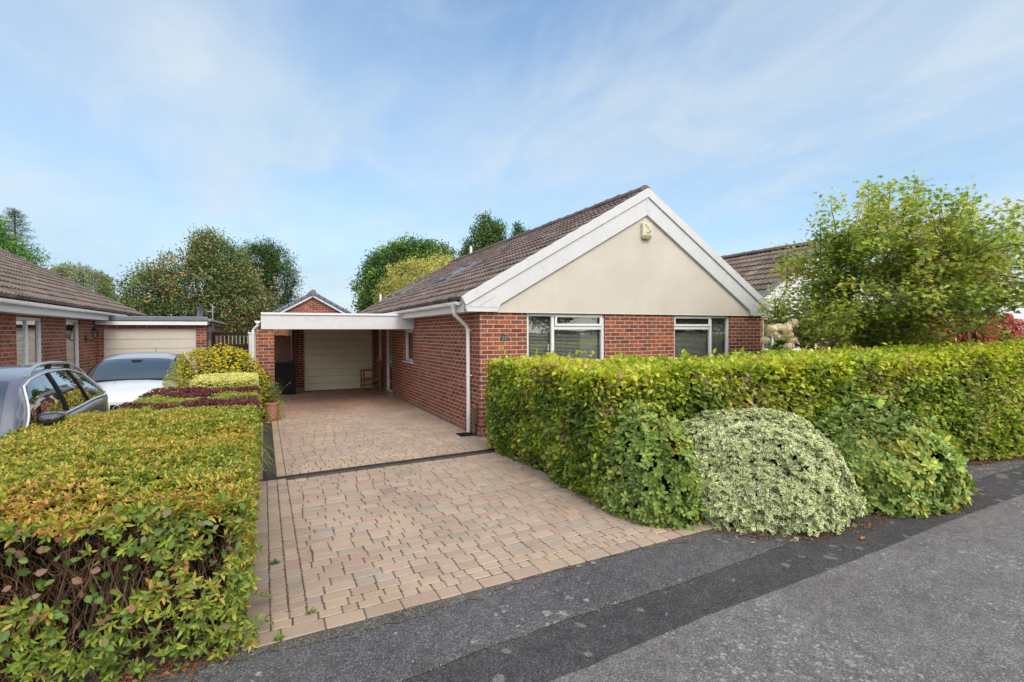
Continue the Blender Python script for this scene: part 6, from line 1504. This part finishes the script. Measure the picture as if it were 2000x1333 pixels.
leaf_mesh('crown', PP, nrm(rand_dir(n) * .6 + (0, 0, -1)), rand_dir(n), rng.uniform(.06, .11, n), .035, palette(n, [(.18, .24, .12), (.28, .34, .18), (.38, .43, .25)], [.4, .4, .2], PP), LM['far'], RHOMB, parent=wb_)
tree('small_tree', 'small leafy garden tree with a loose upright shoot, left of the orange berried tree', (-6.2, 31, -.2), [(-6.3, 31, 2.9, .8, .8, .7, 2), (-6.9, 31, 3.5, .45, .4, .6, .8), (-5.7, 31, 3.2, .5, .5, .5, 1), (-5.2, 31, 2.7, .6, .5, .6, 1)], 5200, 9, (.08, .15), GR + [(.26, .24, .08)], [.2, .3, .25, .15, .1], 84, trunk_r=.07, sc_=.9)
ft_ = tree('apple_tree', 'wide fruit tree dotted with orange fruit behind the satellite dish', (-2.4, 27, -.2), [(-2.6, 27, 3.9, 2.2, 1.9, 1.5, 4), (-1.8, 27, 5.0, 1.2, 1.2, .9, 2), (-4.2, 27, 3.6, 1.3, 1.2, 1.2, 1.6), (-.9, 26.6, 3.3, 1.3, 1.2, 1.2, 2.0), (-2.2, 26.8, 5.8, .6, .6, .6, .6), (-2.6, 26, 2.4, 2.8, 1.3, 1.0, 2.4), (-.2, 26, 2.2, 1.6, 1.2, 1.0, 1.6)], 58000, 12, (.08, .14), [(.05, .075, .03), (.085, .12, .045), (.14, .18, .075), (.21, .23, .12), (.20, .13, .06)], [.24, .30, .24, .14, .08], 85, trunk_r=.15, sc_=1.0, limbs=30)
# fruit
B_ = [(-2.6, 27, 3.9, 2.2, 1.9, 1.5), (-.6, 26.6, 3.7, 1.5, 1.3, 1.5), (-2.6, 26, 2.6, 2.8, 1.4, 1.2), (-4.0, 27, 3.5, 1.2, 1.2, 1.1)]; b = MB()
for k in range(300):
    q = B_[rng.choice(4, p=[.45, .2, .25, .1])]; d = nrm(rng.normal(size=(1, 3)) + (0, -.7, 0))[0]; p = np.array(q[:3]) + d * np.array(q[3:]) * rng.uniform(.85, 1.05); s_ = rng.uniform(.035, .06)
    o_ = [(s_, 0, 0), (0, s_, 0), (-s_, 0, 0), (0, -s_, 0)]; t_, u_ = p + (0, 0, s_), p - (0, 0, s_)
    for i in range(4): a_, c_ = p + o_[i], p + o_[(i + 1) % 4]; b.face([a_, c_, t_], smooth=True); b.face([c_, a_, u_], smooth=True)
b.build('fruit', plain('orange_fruit', (.40, .21, .08), .5, .4, var=.3, scale=3), ft_)
dc = tree('cypress', 'dense dark green cypress behind the right side of the fruit tree', (.3, 29.5, -.2), [(.3, 29.5, 3.8, 1.30, 1.3, 2.3, 4), (-.1, 29.5, 5.2, .7, .75, 1.3, 1.6), (.75, 29.5, 4.7, .7, .75, 1.5, 1.4), (-.65, 29.5, 5.1, .5, .5, 1.3, .8), (.35, 29.5, 5.8, .35, .35, .8, .5)], 32000, 14, (.07, .15), [(.022, .045, .018), (.045, .085, .028), (.08, .13, .045)], [.35, .4, .25], 86, trunk_r=.14, ratio=.3, sc_=.85, flat=.1, shell=.75)
tree('evergreen_tree', 'dark leaved evergreen behind the far end of the bungalow roof', (7.0, 31, -.2), [(6.9, 31, 5.6, 1.5, 1.4, 1.3, 3), (6.3, 31, 4.3, 1.4, 1.3, 1.6, 3), (7.9, 31, 6.4, 1.3, 1.2, 1.0, 2), (9.2, 31, 6.5, 1.4, 1.2, .9, 2), (5.6, 30.6, 3.2, .7, .7, 1.0, 1)], 38000, 14, (.10, .18), [(.035, .065, .025), (.06, .11, .035), (.11, .19, .05), (.16, .26, .06)], [.35, .3, .2, .15], 87, trunk_r=.16, sc_=1.1)
tree('golden_tree', 'rounded golden yellow leaved tree just beyond the bungalow roof', (7.3, 27, -.2), [(7.3, 27, 4.5, 1.45, 1.3, 1.15, 3), (6.4, 27, 3.6, 1.1, 1.1, 1.2, 2.2), (8.5, 27, 4.9, 1.2, 1.1, .9, 2), (6.9, 26.4, 3.2, 1.3, 1.0, 1.0, 2), (9.3, 27, 5.1, .9, .9, .7, 1)], 34000, 12, (.05, .10), [(.25, .25, .08), (.36, .32, .10), (.46, .39, .14), (.17, .20, .06)], [.3, .35, .2, .15], 88, trunk_r=.12, sc_=.8, shell=.8)
tree('hornbeam', 'dark upright leafy tree standing above the ridge of the bungalow', (12.1, 28.5, -.2), [(12.0, 28.5, 7.3, .85, .8, .9, 2), (11.5, 28.5, 6.5, .9, .8, 1.0, 2), (12.5, 28.5, 6.6, .9, .8, 1.2, 2), (11.9, 28.5, 8.2, .4, .4, .6, .6), (12.6, 28.5, 8.0, .35, .35, .5, .5), (10.9, 28.5, 6.1, .6, .6, .8, 1)], 15000, 11, (.09, .17), [(.035, .07, .025), (.065, .12, .035), (.12, .19, .06)], [.35, .4, .25], 89, trunk_r=.13, sc_=.9)
tree('laurel', 'small dark tree top just showing over the ridge beside bare twigs', (14.2, 28, -.2), [(14.1, 28, 7.1, .65, .6, .9, 2), (13.7, 28, 7.6, .22, .22, .7, .5), (14.6, 28, 7.3, .5, .4, .6, 1)], 5000, 11, (.09, .16), [(.035, .07, .025), (.065, .12, .035), (.12, .18, .06)], [.4, .4, .2], 90, trunk_r=.1, sc_=.7)
bt = thing('bare_tree', 'leafless tree with a fan of thin grey twigs above the ridge', 'tree', (15.9, 28, -.2)); segs = [(wander((15.9, 28, -.2), (15.9, 28, 6.6), 5, .02), .11, .06)]
for k in range(70): a = rng.normal(0, .42); segs.append((wander((15.9, 28, 6.3), (15.9 + math.sin(a) * 2.1, 28 + rng.normal(0, .6), 6.3 + 2.1 * math.cos(a) * rng.uniform(.85, 1.1)), 5, .10), .013, .004))
twigs('trunk', segs, plain('pale_twig', (.25, .20, .19), .9), bt)
# garden fence and planting closing the view under the trees
fn = thing('fence', 'dark garden fence running behind the back gardens', 'fence', (0, 33.5, -.2)); b = MB()
for k in range(60): b.box(-20 + k * .9, 33.5, -.25, -20 + k * .9 + .87, 33.53, 1.6)
b.build('panel', M['timber'], fn)
# ---- fallen leaves on the tarmac ---------------------------------------------
def fallen(label, x, y, z, a, s_, col_):
    P = np.array([[x, y, z]]); o = leaf_mesh('fallen_leaf', P - P, np.array([[math.cos(a), math.sin(a), .05]]), np.array([[.1, 0, 1.0]]), s_, s_ * .42, np.array([col_]), LM['plain'], OVAL, fold=.3, curl=.1)
    o.location = (x, y, z); prop(o, label, 'leaf')
fallen('orange fallen leaf on the dark tarmac beside the right rhododendron', 4.64, 2.75, .0, .2, .085, (.62, .26, .03))
fallen('yellow fallen leaf alone on the pale road surface', 2.78, 1.45, -.012, 2.3, .06, (.58, .42, .12))
fallen('pale green fallen leaf on the footway in front of the white edged shrub', 3.78, 3.10, .0, 2.9, .06, (.50, .50, .25))
fallen('small cream fallen leaf lying nearest the white edged shrub', 3.70, 3.22, .0, 1.4, .035, (.55, .52, .35))
fallen('reddish fallen leaf beside the front edge of the paving', 1.72, 3.27, .002, .5, .045, (.42, .12, .05))
# little weeds in the paving joints
def weed(label, x, y, n_, s_, col_):
    d = nrm(rng.normal(size=(n_, 3)) * (1, 1, .4) + (0, 0, .5)); P = np.zeros((n_, 3)) + d * .006; o = leaf_mesh('weed', P, d, nrm(rng.normal(0, .3, (n_, 3)) + (0, 0, 1)), rng.uniform(.4, 1, n_) * s_, s_ * .3, palette(n_, col_, [1] * len(col_)), LM['plain'], OVAL); o.location = (x, y, .002); prop(o, label, 'weed')
weed('small bright green weed at the front edge of the paving', .06, 3.33, 26, .05, [(.22, .34, .07)])
weed('flat yellowish weed growing between two front paving blocks', .26, 3.56, 24, .045, [(.34, .34, .10), (.2, .28, .06)])
weed('straggly green weed against the left hedge on the paving', .06, 4.45, 30, .05, [(.14, .22, .07)])

# ================================================================== ACROSS THE ROAD (behind the camera; seen in the windows and car glass)
ho = thing('hedge', 'clipped hedge across the road, seen reflected in the windows', 'hedge', (4, -7.5, 0))
n0 = 16000; P, Nn, f = box_points(n0, -12, 22, -8.6, -7.6, 0, 1.7, (1, .2, .2, 0, 1)); P = P + Nn * ((vnoise(P, 1.5, 8) - .5) * .3)[:, None]
C = palette(n0, [(.10, .17, .03), (.17, .26, .04), (.26, .33, .05)], [1, 1, 1], P, .15, 3); leaf_mesh('foliage', P, nrm(Nn + rand_dir(n0)), nrm(Nn + rand_dir(n0) * .5), .16, .11, C, LM['far'], RHOMB, parent=ho)
core('hedge_core', -11.9, 21.9, -8.5, -7.7, -.05, 1.6, ho) if False else None
b = MB(); b.box(-11.9, -8.5, -.1, 21.9, -7.75, 1.58); b.build('hedge_core', M['core_shade'], ho)
for i, (x, y, h_) in enumerate(((-6, -16, 6.5), (3.5, -19, 5.2), (12, -15, 6.2), (20, -18, 7.5))):
    tree('street_tree', ['broad tree across the road at the left', 'lower tree across the road opposite the drive', 'tree across the road opposite the front windows', 'tallest tree across the road at the right'][i], (x, y, 0), [(x, y, h_ * .62, 2.4, 2.2, h_ * .33, 1)], 5200, 10, (.2, .34), [(.06, .11, .03), (.11, .18, .04), (.18, .25, .06)], [1, 1, 1], 100 + i, limbs=6, sc_=1.8)
oh = thing('house', 'pale gabled house across the road, seen only in reflections', 'house', (-1, -24, 0)); b = MB(); b.box(-12, -30, -.1, 10, -22, 2.6); b.build('wall', M['brick_left'], oh)
b = MB(); b.prism([(-30.4, 2.5), (-21.6, 2.5), (-26, 5.4)], -12.4, 10.4, axis='x'); b.build('roof', plain('opposite_roof', (.12, .08, .07), .9, var=.3), oh)

# ---- leaf litter and grit gathered under the hedges and along the tarmac seams ----
def litter(name, pts, n_, spread, size, cols, z):
    k = rng.integers(0, len(pts) - 1, n_); t = rng.random((n_, 1)); A = np.array(pts)[k]; B = np.array(pts)[k + 1]
    xy = A + (B - A) * t + rng.normal(0, 1, (n_, 2)) * spread; P = np.c_[xy, np.full(n_, z) + rng.random(n_) * .006]
    a = rng.uniform(0, 6.28, n_); s = rng.uniform(*size, n_)
    o = leaf_mesh(name, P, np.c_[np.cos(a), np.sin(a), rng.normal(0, .25, n_)], np.c_[rng.normal(0, .35, (n_, 2)), np.ones(n_)], s, s * rng.uniform(.35, .9, n_), palette(n_, cols, [1] * len(cols), None, .25), LM['plain'], RHOMB, fold=.3)
    o['kind'] = 'stuff'
BR = [(.20, .09, .05), (.32, .16, .09), (.42, .26, .16), (.14, .07, .04), (.36, .12, .07)]
litter('leaf_litter', [(-1.9, 3.22), (-.9, 3.26), (-.24, 3.34), (-.24, 4.2)], 1500, .055, (.010, .038), BR, .0)
litter('leaf_litter', [(3.72, 3.42), (3.95, 3.15), (4.4, 2.95), (5.0, 2.92), (5.5, 3.05), (5.9, 2.85), (6.4, 2.82), (7.0, 3.1), (8.2, 3.62), (10.5, 3.50)], 1500, .05, (.008, .030), BR, .0)
litter('leaf_litter', [(3.05, 7.0), (3.08, 5.2), (3.12, 4.5), (3.25, 3.9), (3.6, 3.6)], 500, .05, (.008, .026), BR, .002)
litter('grit', [(-.2, 3.25), (.98, 3.31), (2.3, 3.40), (3.6, 3.47)], 900, .025, (.003, .009), [(.35, .30, .24), (.22, .18, .14), (.45, .42, .38)], .0)
litter('grit', [(.5, 2.66), (1.9, 2.81), (3.4, 2.91), (4.3, 3.02)], 700, .018, (.003, .010), [(.40, .33, .24), (.22, .18, .14), (.45, .40, .32)], -.006)
litter('grit', [(0, 2.6), (2, 3.0), (3.5, 2.0), (5, 2.4), (3, 1.6), (7, 3.0)], 500, .35, (.003, .008), [(.40, .38, .35), (.30, .24, .18)], -.006)
